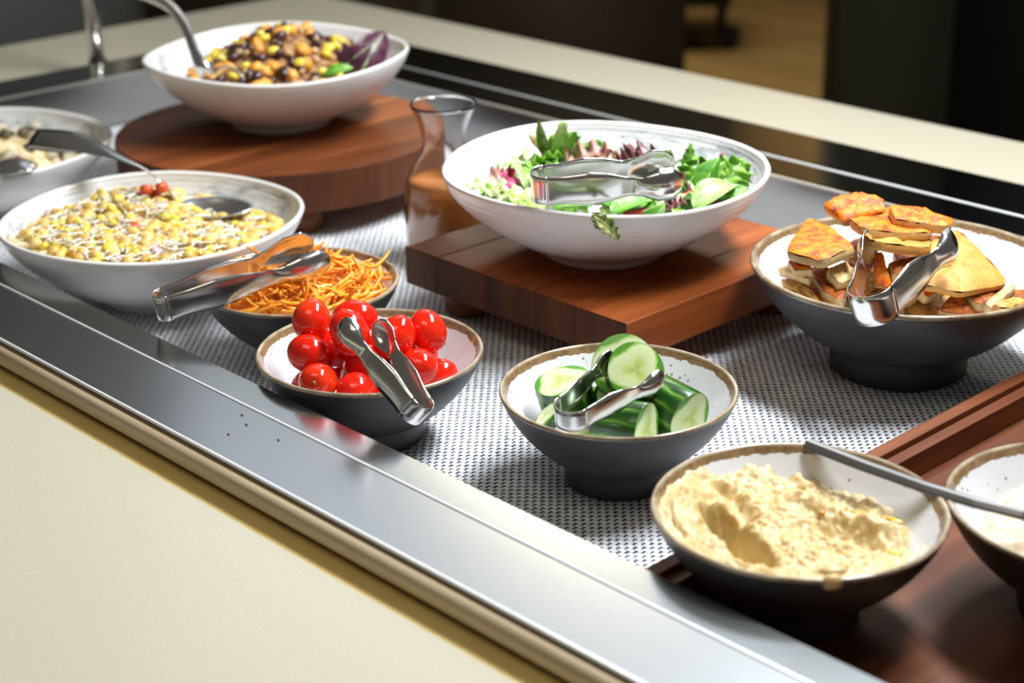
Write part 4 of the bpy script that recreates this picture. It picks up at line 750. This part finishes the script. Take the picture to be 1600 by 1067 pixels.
def dip_surface(name, label, cat, c, mat, hfun, R=0.0858, nr=96, na=250):
    s = R / 0.0825; t = thing(name, label, cat, (c[0], c[1], c[2] + 0.02)); V = []
    tab = [(r * s, z) for r, z in ST_IN]
    for i in range(nr + 1):
        for j in range(na):
            an = 2 * math.pi * j / na; ra = (0.0785 * s) * i / nr; V.append((ra * math.cos(an), ra * math.sin(an)))
    A = np.array(V); h = hfun(A[:, 0], A[:, 1]); ra = np.hypot(A[:, 0], A[:, 1])
    zin = np.interp(ra, [q_[0] for q_ in tab], [q_[1] for q_ in tab]); h = np.where(ra > 0.070 * s, np.minimum(h, 0.0655 + 0.006 * fbm(A[:, 0] * 170, A[:, 1] * 170, 6, 3)), h); h = np.where(h < zin - 0.0003, zin - 0.0003, h)
    Vw = [(c[0] + A[k, 0], c[1] + A[k, 1], c[2] + h[k]) for k in range(len(A))]
    F = [(i * na + j, (i + 1) * na + j, (i + 1) * na + (j + 1) % na, i * na + (j + 1) % na) for i in range(nr) for j in range(na)]
    F = [f_ for f_ in F if not all(h[k] <= zin[k] - 0.0002 for k in f_)]
    obj('surface', Vw, F, mat, t); return t, (lambda x, y: float(hfun(np.array([x]), np.array([y]))[0]) + c[2])
def hum(x, y):
    side = -(0.69 * x + 0.72 * y)                            # positive away from the second dip
    h = 0.0555 + 0.15 * np.clip(side, -0.07, 0.09)
    h = h + 0.013 * fbm(x * 48, y * 48, 3, 3) + 0.007 * fbm(x * 150, y * 150, 9, 3) + 0.0035 * fbm(x * 400, y * 400, 13, 2)
    h = h - 0.030 * np.exp(-((segd(x, y, (-0.0353, -0.0262), (0.0087, -0.0486)) + 0.006 * fbm(x * 120, y * 120, 2, 2)) / 0.0100) ** 4)
    h = h - 0.010 * np.exp(-(segd(x, y, (-0.0639, 0.0079), (-0.0255, -0.0123)) / 0.0055) ** 2)
    h = h - 0.010 * np.exp(-(segd(x, y, (0.010, 0.0234), (0.0339, 0.0253)) / 0.010) ** 2)
    h = h + 0.006 * np.exp(-(segd(x, y, (-0.02, 0.03), (0.035, 0.045)) / 0.008) ** 2)
    return h
ht, hz = dip_surface('hummus', 'chunky beige hummus with deep scoop marks and paprika flecks', 'hummus', (0.2072, -0.0685, 0.010), M['hummus'], hum, 0.0860)
pme = blob('paprika_fleck', M['paprika'], 1, (0.0018, 0.0012, 0.0006), 0.3)
for i in range(34):
    x, y = random.uniform(-.03, .045), random.uniform(-.03, .05)
    if i < 16: u_ = random.random(); x, y = -0.028 + 0.062 * u_ + random.gauss(0, .002), 0.037 + 0.012 * u_ + random.gauss(0, .002)
    o = inst('paprika_fleck', pme, None, ht); o.location = (x, y, hz(x, y) - 0.030 + 0.0003); o.rotation_euler = (0, 0, random.uniform(0, 3)); k_ = random.uniform(.6, 1.4); o.scale = (k_, k_, k_)
ome = blob('oil_drop', M['oil'], 2, (0.006, 0.0022, 0.0008), 0.15)
for x, y in ((0.012, 0.046), (0.034, 0.048), (0.048, 0.030)):
    o = inst('oil_drop', ome, None, ht); o.location = (x, y, hz(x, y) - 0.030 + 0.0004); o.rotation_euler = (0, 0, random.uniform(0, 1))
def dip2(x, y):
    h = 0.0475 + 0.010 * np.clip(-(0.67 * x - .64 * y) / 0.08, -1, 1) * 0 + 0.011 * fbm(x * 38, y * 38, 21, 4) + 0.004 * fbm(x * 130, y * 130, 5, 2)
    h = h - 0.006 * np.exp(-(segd(x, y, (-0.03, -0.045), (0.02, -0.01)) / 0.006) ** 2); return h
dip_surface('pale_dip', 'smooth pale beige dip with spoon ridges under the spreader', 'dip', (0.3265, 0.0548, 0.010), M['dip'], dip2, 0.085)
dip_surface('pale_dip', 'pale dip in the rear tray bowl', 'dip', (0.2850, 0.2260, 0.010), M['dip'], lambda x, y: 0.045 + 0.010 * fbm(x * 40, y * 40, 31, 4), 0.085, 30, 90)
# smear on the rim of the hummus bowl
t = thing('hummus_smear', 'smear of dried hummus over the lip of its bowl', 'smear', (0.2700, -0.1175, 0.078))
for nm, lo, sx_, sy_, sz_, sd in (('dab', (0.2672, -0.1165, 0.0808), .0078, .0042, .0026, 3), ('drip', (0.2712, -0.1222, 0.0775), .0066, .0034, .0050, 4)):
    o = inst(nm, blob(nm, M['hummus'], 2, (sx_, sy_, sz_), .10, sd), None, t); o.location = Vector(lo) - t.location; o.rotation_euler = (0, 0, math.radians(50))
# ------------------------------------------------------------------ chickpea, bean and mushroom salads
M['chickpea'] = pm('chickpea', (0.60, 0.34, 0.05), (0.78, 0.60, 0.22), rough=0.38, scale=60, sss=0.2, sssr=(1, .7, .2), ssss=0.003, rand=0.12)
M['corn'] = pm('corn_kernel', (0.80, 0.56, 0.03), (0.84, 0.68, 0.12), rough=0.25, scale=80, coat=0.3, rand=0.08)
M['bean'] = pm('black_bean', (0.035, 0.010, 0.012), (0.075, 0.022, 0.022), rough=0.3, scale=60, coat=0.2)
M['squash'] = pm('roasted_squash', (0.74, 0.27, 0.025), (0.82, 0.42, 0.08), rough=0.45, scale=70, bmp=0.3, sss=0.2, sssr=(1, .5, .1), ssss=0.004, rand=0.1)
M['grain'] = pm('tan_grain_crumb', (0.42, 0.24, 0.10), (0.66, 0.48, 0.26), rough=0.55, scale=120, bmp=0.5, rand=0.15)
M['cheese'] = pm('white_shredded_cheese', (0.80, 0.75, 0.60), (0.86, 0.83, 0.72), rough=0.45, scale=40)
M['bed_corn'] = pm('chickpea_mash', (0.46, 0.30, 0.08), (0.80, 0.70, 0.46), rough=0.55, scale=110, detail=4, bmp=0.8, bscale=180, bdist=0.003)
M['bed_bean'] = pm('bean_mash', (0.10, 0.035, 0.02), (0.50, 0.27, 0.10), rough=0.55, scale=120, detail=4, bmp=0.8, bscale=180, bdist=0.003)
M['red_pepper'] = pm('diced_red_pepper', (0.66, 0.03, 0.01), (0.74, 0.12, 0.03), rough=0.3, scale=60)
M['mushroom'] = pm('mushroom_slice', (0.50, 0.42, 0.28), (0.72, 0.66, 0.50), rough=0.5, scale=50, rand=0.15)
M['mush_dark'] = pm('browned_mushroom', (0.055, 0.04, 0.02), (0.16, 0.12, 0.06), rough=0.45, scale=50)
M['onion'] = pm('pink_onion', (0.62, 0.36, 0.40), (0.74, 0.58, 0.58), rough=0.35, scale=50)
M['herb'] = pm('chopped_herb', (0.05, 0.12, 0.03), rough=0.5)
pea = lambda p: Vector((p.x, p.y * (1 + 0.10 * p.x), p.z * (1 - 0.12 * abs(p.x))))
mesh = {
 'chickpea': [blob('chickpea', M['chickpea'], 2, (.0068, .0061, .0057), .03, s_, pea) for s_ in (1, 2, 3)],
 'corn': [blob('corn_kernel', M['corn'], 2, (.0052, .0043, .0033), .05, s_, lambda p: Vector((p.x, p.y * (1.1 - .25 * p.x), p.z))) for s_ in (4, 5)],
 'bean': [blob('black_bean', M['bean'], 2, (.0065, .0042, .0038), .02, s_, lambda p: Vector((p.x, p.y - .18 * (1 - p.x * p.x), p.z))) for s_ in (6, 7)],
 'grain': [blob('grain', M['grain'], 1, (.0042, .0034, .003), .15, s_) for s_ in (8, 9)],
 'squash': [], 'pepper': [], 'mushroom': [], 'mushdark': [], 'onion': []}
def chunk(name, mat, sx, sy, sz, seed):
    bm = bmesh.new(); bmesh.ops.create_cube(bm, size=1.0); bmesh.ops.bevel(bm, geom=bm.edges[:], offset=.14, segments=2, affect='EDGES'); r = random.Random(seed)
    for v in bm.verts: v.co = Vector(((v.co.x + r.uniform(-.04, .04)) * sx, (v.co.y + r.uniform(-.04, .04)) * sy, (v.co.z + r.uniform(-.04, .04)) * sz))
    me = bpy.data.meshes.new(name); bm.to_mesh(me); bm.free(); me.materials.append(mat); me.polygons.foreach_set('use_smooth', [True] * len(me.polygons)); return me
mesh['squash'] = [chunk('squash_cube', M['squash'], .014 * k_, .0125 * k_, .012 * k_, 20 + q_) for q_, k_ in enumerate((1, .85, 1.1))]
mesh['pepper'] = [chunk('red_pepper_dice', M['red_pepper'], .008, .007, .005, 30)]
mesh['onion'] = [chunk('onion_dice', M['onion'], .009, .006, .003, 31)]
mesh['mushroom'] = [chunk('mushroom_piece', M['mushroom'], .018, .012, .006, 40), chunk('mushroom_piece', M['mushroom'], .013, .011, .007, 41)]
mesh['mushdark'] = [chunk('mushroom_piece', M['mush_dark'], .014, .010, .006, 42)]
CH_IN = [(0.0, .008), (0.030, .0085), (0.056, .0125), (0.074, .0205), (0.094, .0325), (0.111, .045), (0.124, .058), (0.131, .068), (0.1342, .075)]
BOWL_H = {0.1335: 0.0755, 0.1415: 0.0745, 0.1455: 0.068}
def bed(name, label, cat, c, R, hfun, mat):
    s = R / 0.139; V = []; na, nr = 90, 30; vz = BOWL_H[round(R, 4)] / 0.075; tab = [(r * s, z * vz) for r, z in CH_IN]
    for i in range(nr + 1):
        for j in range(na):
            ra = 0.131 * s * i / nr; an = 2 * math.pi * j / na; V.append((ra * math.cos(an), ra * math.sin(an)))
    h = np.array([hfun(x, y) for x, y in V]); A = np.array(V); ra = np.hypot(A[:, 0], A[:, 1]); zin = np.interp(ra, [q_[0] for q_ in tab], [q_[1] for q_ in tab])
    h = h + 0.006 * fbm(A[:, 0] * 90, A[:, 1] * 90, 4, 3); h = np.where(h < zin - .0003, zin - .0003, h)
    F = [(i * na + j, (i + 1) * na + j, (i + 1) * na + (j + 1) % na, i * na + (j + 1) % na) for i in range(nr) for j in range(na)]
    F = [f_ for f_ in F if not all(h[k] <= zin[k] - 0.0002 for k in f_)]
    o = obj(name, [(c[0] + A[k, 0], c[1] + A[k, 1], c[2] + h[k]) for k in range(len(A))], F, mat); tag(o, label, cat, kind='stuff'); return o
def scatter(kind, name, n, c, R, hfun, label, cat, group, lift=.001, smin=.85, smax=1.15, cond=None, jit=.002):
    s = R / 0.139; vz = BOWL_H[round(R, 4)] / 0.075; tab = [(r * s, z * vz) for r, z in CH_IN]; k = 0; tries = 0
    while k < n and tries < n * 30:
        tries += 1; an = random.uniform(0, 6.283); ra = 0.122 * s * math.sqrt(random.random()); x, y = ra * math.cos(an), ra * math.sin(an); h = hfun(x, y)
        zin = float(np.interp(ra, [q_[0] for q_ in tab], [q_[1] for q_ in tab]))
        if h < zin + 0.0045 or (cond and not cond(x, y)): continue
        me = random.choice(mesh[kind]); f_ = random.uniform(smin, smax)
        Z = Vector((random.gauss(0, .5), random.gauss(0, .5), 1)); X = Vector((random.uniform(-1, 1), random.uniform(-1, 1), random.uniform(-.3, .3)))
        o = inst(name, me, frame((c[0] + x, c[1] + y, c[2] + h + lift + random.uniform(-jit, jit)), Z, X, (f_, f_, f_))); tag(o, label, cat, group); k += 1
rtx, rty = 0.69, 0.724; hdx, hdy = -0.728, 0.686              # along the picture's right and into the scene
# chickpea and corn salad
c1 = (-0.5484, -0.0222, 0.0); R1 = 0.1335
def h1(x, y):
    a_ = x * rtx + y * rty; b_ = x * hdx + y * hdy; g = math.exp(-(((a_ + .022) / .045) ** 2 + ((b_ - .045) / .05) ** 2)); sc_ = math.exp(-(((a_ - .055) / .045) ** 2 + ((b_ - .055) / .045) ** 2))
    return 0.055 + 0.020 * g - 0.008 * sc_ + 0.010 * math.exp(-((b_ + .07) / .06) ** 2) + 0.006 * math.exp(-((a_ + .08) / .04) ** 2)
bed('chickpea_salad_bed', 'mashed chickpea and cheese mix filling the wide white bowl', 'salad', c1, R1, h1, M['bed_corn'])
scatter('chickpea', 'chickpea', 230, c1, R1, h1, 'yellow chickpea in the wide white salad bowl', 'chickpea', 'chickpeas in the salad', .0025)
scatter('corn', 'corn_kernel', 120, c1, R1, h1, 'bright yellow corn kernel among the chickpeas', 'corn', 'corn kernels among chickpeas', .004)
scatter('onion', 'onion_dice', 22, c1, R1, h1, 'pale pink onion dice among the chickpeas', 'onion', 'onion dice in the chickpea salad', .004)
for i, (dx, dy, dz) in enumerate(((-.043, .022, .086), (-.034, .033, .087), (-.046, .030, .079), (.055, .07, .058), (.0, -.02, .068))):
    o = inst('red_pepper_dice', mesh['pepper'][0], frame((c1[0] + dx, c1[1] + dy, dz), (random.gauss(0, .6), random.gauss(0, .6), 1), (1, random.random(), 0), (1.35, 1.35, 1.6))); tag(o, 'red pepper dice on top of the chickpea salad', 'pepper', 'red pepper in the chickpea salad')
# shredded cheese, too fine to count
def strands(name, label, c, R, hfun, n, L, wd, mat, cat):
    V = []; F = []; s = R / 0.139; r = random.Random(5); tab = [(q_[0] * s, q_[1]) for q_ in CH_IN]
    for q_ in range(n):
        an = r.uniform(0, 6.283); ra = .108 * s * math.sqrt(r.random()); x, y = ra * math.cos(an), ra * math.sin(an); h = hfun(x, y)
        if h < np.interp(ra, [p_[0] for p_ in tab], [p_[1] for p_ in tab]) + .001: continue
        d = r.uniform(0, 6.283); l = L * r.uniform(.6, 1.4); z0 = c[2] + h + .004 + r.uniform(0, .003); cv = r.uniform(-.3, .3); b0 = len(V)
        for i in range(5):
            u = i / 4 - .5; px, py = c[0] + x + math.cos(d) * u * l - math.sin(d) * cv * l * u * u * 4, c[1] + y + math.sin(d) * u * l + math.cos(d) * cv * l * u * u * 4; z = z0 + r.uniform(-.0008, .0008)
            for sx_, sz_ in ((-1, 0), (0, -1), (1, 0), (0, 1)): V.append((px - math.sin(d) * sx_ * wd / 2, py + math.cos(d) * sx_ * wd / 2, z + sz_ * wd * .4))
        F += [(b0 + i * 4 + k, b0 + i * 4 + (k + 1) % 4, b0 + (i + 1) * 4 + (k + 1) % 4, b0 + (i + 1) * 4 + k) for i in range(4) for k in range(4)]
    tag(obj(name, V, F, M[mat]), label, cat, kind='stuff')
strands('shredded_cheese', 'fine white cheese shreds scattered over the chickpea salad', c1, R1, h1, 620, .012, .0021, 'cheese', 'cheese')
# bean and squash salad
c2 = (-0.745, 0.266, 0.070); R2 = 0.1415
def h2(x, y):
    a_ = x * rtx + y * rty; b_ = x * hdx + y * hdy
    return 0.056 + 0.040 * math.exp(-((a_ - .012) / .062) ** 2 - ((b_ - .0) / .07) ** 2) - 0.020 * max(0, (abs(a_) - .07) / .04)
bed('bean_salad_bed', 'mixed bean salad filling the bowl on the round board', 'salad', c2, R2, h2, M['bed_bean'])
scatter('squash', 'squash_cube', 62, c2, R2, h2, 'roasted orange squash cube in the bean salad', 'squash', 'squash cubes in the bean salad', .004)
scatter('bean', 'black_bean', 130, c2, R2, h2, 'dark black bean in the bean salad', 'bean', 'black beans in the bean salad', .004, 1.1, 1.4)
scatter('corn', 'corn_kernel', 46, c2, R2, h2, 'yellow corn kernel in the bean salad', 'corn', 'corn kernels in the bean salad', .006, 1.2, 1.5)
scatter('grain', 'grain_crumb', 120, c2, R2, h2, 'tan grain crumb in the bean salad', 'grain', 'grain crumbs in the bean salad', .004, .9, 1.5)
scatter('pepper', 'red_pepper_dice', 8, c2, R2, h2, 'red pepper dice in the bean salad', 'pepper', 'red pepper in the bean salad', .005)
# mushroom and grain salad
c3 = (-0.9130, -0.0125, 0.0); R3 = 0.1455
def h3(x, y):
    a_ = x * rtx + y * rty; b_ = x * hdx + y * hdy
    return 0.050 + 0.026 * math.exp(-((a_ - .02) / .05) ** 2 - ((b_ + .0) / .06) ** 2) - 0.02 * max(0, (a_ - .07) / .04)
bed('mushroom_salad_bed', 'grain and mushroom mix filling the bowl by the well end', 'salad', c3, R3, h3, M['bed_corn'])
scatter('mushroom', 'mushroom_piece', 46, c3, R3, h3, 'pale mushroom piece in the grain salad', 'mushroom', 'pale mushroom pieces', .004, cond=lambda x, y: x * rtx + y * rty > -.06)
scatter('mushdark', 'mushroom_piece', 34, c3, R3, h3, 'browned mushroom piece in the grain salad', 'mushroom', 'browned mushroom pieces', .004, cond=lambda x, y: x * rtx + y * rty > -.06)
scatter('pepper', 'red_pepper_dice', 6, c3, R3, h3, 'red pepper dice in the mushroom salad', 'pepper', 'red pepper in the mushroom salad', .005, cond=lambda x, y: x * rtx + y * rty > 0)
LK['plum'] = ((0.035, 0.008, 0.020), (0.11, 0.028, 0.05)); LD['plum'] = 'plum leaf'
GB = 'garnish leaves on the bean salad'
leaf((-0.640, 0.292, 0.134), (-0.650, 0.336, 0.170), 0.036, (.8, -.6, .4), 'plum', 901, label='large plum red leaf at the edge of the bean salad', name='garnish_leaf', group=GB)
leaf((-0.646, 0.272, 0.140), (-0.628, 0.300, 0.166), 0.026, (.8, -.5, .5), 'plum', 904, label='folded plum leaf leaning on the larger plum leaf', name='garnish_leaf', group=GB)
leaf((-0.640, 0.248, 0.141), (-0.624, 0.272, 0.147), 0.013, (.5, -.4, .8), 'green', 902, label='small green leaf beside the plum leaf in the bean salad', name='garnish_leaf', group=GB)
# ------------------------------------------------------------------ tongs
def tongs(label, B, T, up, opn, wd, bulge=0.0, tipw=1.15, group=None, rb=0.008):
    B = Vector(B); T = Vector(T); ex = T - B; L = ex.length; ex.normalize(); ez = Vector(up); ez = (ez - ex * ez.dot(ex)).normalized(); ey = ez.cross(ex)
    t = thing('serving_tongs', label, 'tongs', B, group)
    pt = lambda x, y, z: tuple(B + ex * x + ey * y + ez * z)
    V = []; n = 18                                           # spring bend
    for i in range(n + 1):
        a_ = -math.pi / 2 + math.pi * i / n
        for v in (-1, -.5, 0, .5, 1): V.append(pt(rb - rb * math.cos(a_) * 1.0, rb * math.sin(a_), v * wd / 2))
    F = [(i * 5 + j, (i + 1) * 5 + j, (i + 1) * 5 + j + 1, i * 5 + j + 1) for i in range(n) for j in range(4)]
    bevel(solidify(obj('spring_bend', V, F, M['tong_steel'], t), 0.0011), 0.0003, 1)
    wk = [(0, 1.0), (.12, 1.0), (.30, 1.18), (.46, 1.0), (.60, .66), (.70, .72), (.82, tipw), (.93, tipw * .95), (.985, tipw * .55), (1.0, tipw * .2)]
    for sg in (-1, 1):
        V = []; n = 72; mv = 7
        for i in range(n + 1):
            u = i / n; x = rb + u * (L - rb); e = u * u * (3 - 2 * u); y = sg * (rb + (opn / 2 - rb) * e + bulge * math.sin(math.pi * min(1, u * 1.25)) * (1 if u < .8 else 0))
            k = float(np.interp(u, [q_[0] for q_ in wk], [q_[1] for q_ in wk])); ww = wd * k
            tip = max(0.0, (u - .64) / .36); bow = wd * 0.30 * math.sin(math.pi * min(1, tip * .95)) + wd * .10 * math.sin(math.pi * min(1, u / .55)) if u < 1 else 0
            if u > .72 and i % 2: ww += 0.0009
            for j in range(mv):
                v = 2 * j / (mv - 1) - 1; V.append(pt(x, y + sg * bow * (1 - v * v) - sg * wd * .05 * tip, v * ww / 2))
        F = [(i * mv + j, (i + 1) * mv + j, (i + 1) * mv + j + 1, i * mv + j + 1) for i in range(n) for j in range(mv - 1)]
        if sg < 0: F = [f_[::-1] for f_ in F]
        solidify(obj('arm', V, F, M['tong_steel'], t), 0.0011)
    return t
tongs('small serrated steel tongs hooked over the cherry tomato bowl', (-0.0703, -0.1176, 0.0632), (-0.1429, -0.1119, 0.1105), (0.55, 0.45, 1), 0.038, 0.0165, rb=0.0095)
tongs('small serrated steel tongs resting among the cucumber pieces', (0.0270, -0.0830, 0.0810), (0.0240, -0.0060, 0.0940), (0.08, -0.58, 1), 0.044, 0.0150, rb=0.012)
tongs('wide steel tongs lying across the mixed leaves', (-0.1840, 0.0965, 0.1540), (-0.1130, 0.1880, 0.1590), (0.1, -0.15, 1), 0.034, 0.0240, rb=0.011)
tongs('wide steel tongs hooked over the pita bowl rim', (0.0781, 0.1751, 0.0980), (0.0505, 0.2715, 0.1220), (-0.05, -0.7, 1), 0.066, 0.0250, rb=0.0165, tipw=1.15)
tongs('long steel tongs leaning into the shredded carrot', (-0.3449, -0.1498, 0.0775), (-0.3048, -0.0191, 0.1005), (0.1, -0.1, 1), 0.036, 0.0215)
# ------------------------------------------------------------------ spoons and spreader
def strap(path, widths, th, side):
    """flat bar along a path: widths across the 'side' direction"""
    P = [Vector(p) for p in path]; V = []
    for i, p in enumerate(P):
        tg = (P[min(i + 1, len(P) - 1)] - P[max(i - 1, 0)]).normalized(); s_ = Vector(side); s_ = (s_ - tg * s_.dot(tg)).normalized(); nn = tg.cross(s_)
        for a_, b_ in ((-1, -.3), (-.6, .55), (0, 1), (.6, .55), (1, -.3), (0, -.6)): V.append(tuple(p + s_ * a_ * widths[i] / 2 + nn * b_ * th / 2))
    n = 6; F = [(i * n + k, i * n + (k + 1) % n, (i + 1) * n + (k + 1) % n, (i + 1) * n + k) for i in range(len(P) - 1) for k in range(n)] + [tuple(range(n))[::-1], tuple(range((len(P) - 1) * n, len(P) * n))]
    return V, F
def spoon(label, path, widths, bowl_c, bowl_ax, bowl_n, lw, mat='spoon_steel'):
    t = thing('serving_spoon', label, 'spoon', bowl_c); sp = smooth_prof(path, 5); wi = np.interp(np.linspace(0, 1, len(sp)), np.linspace(0, 1, len(widths)), widths)
    sd = Vector(bowl_n).cross(Vector(path[1]) - Vector(path[0]))
    obj('handle', *strap(sp, list(wi), 0.0032, sd), M[mat], t)
    V = []; F = []; n = 28; m_ = 9; fr = frame(bowl_c, bowl_n, bowl_ax)
    for i in range(m_ + 1):
        f_ = i / m_
        for j in range(n):
            a_ = 2 * math.pi * j / n; x = lw[0] * f_ * math.cos(a_); y = lw[1] * f_ * math.sin(a_) * (1 - .12 * math.cos(a_)); V.append(tuple(fr @ Vector((x, y, -lw[2] * (1 - f_ * f_)))))
    F = [(i * n + j, i * n + (j + 1) % n, (i + 1) * n + (j + 1) % n, (i + 1) * n + j) for i in range(m_) for j in range(n)]
    solidify(obj('bowl', V, F, M[mat], t), 0.0012); return t
spoon('large serving spoon dug into the chickpea salad with its handle reaching over the next bowl', [(-0.5860, 0.0290, 0.0655), (-0.5860, 0.0211, 0.0780), (-0.5885, 0.0140, 0.0890), (-0.6020, 0.0095, 0.0985), (-0.6254, 0.0037, 0.1050), (-0.6594, -0.0023, 0.1095), (-0.7074, -0.0081, 0.1095), (-0.7740, -0.0126, 0.1020)],
      [.014, .010, .009, .009, .011, .014, .020, .027, .024], (-0.5600, 0.0505, 0.0645), (0.69, 0.72, -.05), (0.1, -0.1, 1), (0.037, 0.022, 0.010))
spoon('polished spoon lying in the mushroom and grain salad', [(-0.8080, -0.0370, 0.0790), (-0.8500, -0.0415, 0.0840), (-0.9150, -0.0510, 0.0930), (-1.0000, -0.0640, 0.1050)], [.010, .008, .010, .014], (-0.7800, -0.0330, 0.0745), (1, .12, -.1), (0.1, 0.1, -1), (0.030, 0.021, 0.009))
spoon('tall serving spoon standing upright in the bean salad', [(-0.7240, 0.1640, 0.1400), (-0.7300, 0.1590, 0.1530), (-0.7460, 0.1630, 0.1650), (-0.7650, 0.1700, 0.1780), (-0.7820, 0.1720, 0.1930), (-0.8000, 0.1660, 0.2060), (-0.8300, 0.1500, 0.2180)], [.020, .016, .011, .010, .011, .013, .015], (-0.7210, 0.1880, 0.1250), (.2, .7, -.7), (.4, -.8, .3), (0.026, 0.018, 0.006))
t = thing('dip_spreader', 'flat steel spreader laid across the hummus and pale dip bowls', 'spreader', (0.2350, 0.0, 0.0830))
hp = [(0.1600, 0.0004, 0.0813), (0.2043, -0.0006, 0.0815), (0.2450, 0.0002, 0.0817), (0.2779, 0.0040, 0.0817), (0.3059, 0.0115, 0.0812)]
bevel(obj('handle', *strap(hp, [.0105, .0105, .0100, .0095, .0090], 0.0038, (0.05, 1, 0.35)), M['tong_steel'], t, smooth=False), 0.0004, 1)
obj('blade', *strap([(0.3040, 0.0110, 0.0813), (0.3250, 0.0180, 0.0760), (0.3460, 0.0255, 0.0680), (0.3600, 0.0305, 0.0615)], [.009, .020, .022, .010], 0.0016, (-0.1, 1, 0.1)), M['spoon_steel'], t)
# ------------------------------------------------------------------ carafe
def glass(name, col=(1, 1, 1), rough=0.0, ior=1.45):
    m, nt, b = newmat(name); b.inputs['Base Color'].default_value = rgba(col); b.inputs['Transmission Weight'].default_value = 1.0; b.inputs['Roughness'].default_value = rough; b.inputs['IOR'].default_value = ior; return m
M['glass'] = glass('clear_glass')
M['dressing'] = pm('orange_brown_dressing', (0.60, 0.20, 0.04), (0.66, 0.26, 0.07), rough=0.18, scale=12, sss=0.25, sssr=(1, .4, .15), ssss=0.006)
cc = (-0.437, 0.229, 0.0)
t = thing('glass_carafe', 'clear glass carafe of orange-brown dressing beside the square board', 'carafe', cc)
go = smooth_prof([(0.0375, 0.002), (0.0392, 0.010), (0.0402, 0.040), (0.0400, 0.062), (0.0375, 0.078), (0.0300, 0.092), (0.0232, 0.104), (0.0213, 0.116), (0.0228, 0.128), (0.0268, 0.140), (0.0315, 0.150)], 4)
gi = [(r - 0.0020, max(z, 0.005)) for r, z in go][::-1]
obj('glass', *lathe([(0.0001, 0.0), (0.034, 0.0)] + go + [(0.0310, 0.1512)] + gi + [(0.0001, 0.005)], 64, cc), M['glass'], t)
li = [(0.0001, 0.0052)] + [(r - 0.0021, max(z, 0.0055)) for r, z in go if z < 0.0815]
li = li + [(li[-1][0] - .0005, li[-1][1] + .0006), (0.0001, li[-1][1] + .0002)]
obj('dressing', *lathe(li, 64, cc), M['dressing'], t)
M['crumb'] = pm('dark_crumb', (0.07, 0.03, 0.015), rough=0.7)
crm = blob('crumb', M['crumb'], 1, (.0011, .0009, .0006), .2, 3)
for x_, y_ in ((-0.1156, -0.2046), (-0.1506, -0.2054), (-0.1656, -0.1984), (-0.1466, -0.2228)): tag(inst('crumb', crm, frame((x_, y_, 0.0606), (0, 0, 1))), 'tiny brown crumb on the flat steel rail', 'crumb', 'crumbs on the front rail')
sc.cycles.max_bounces = 8
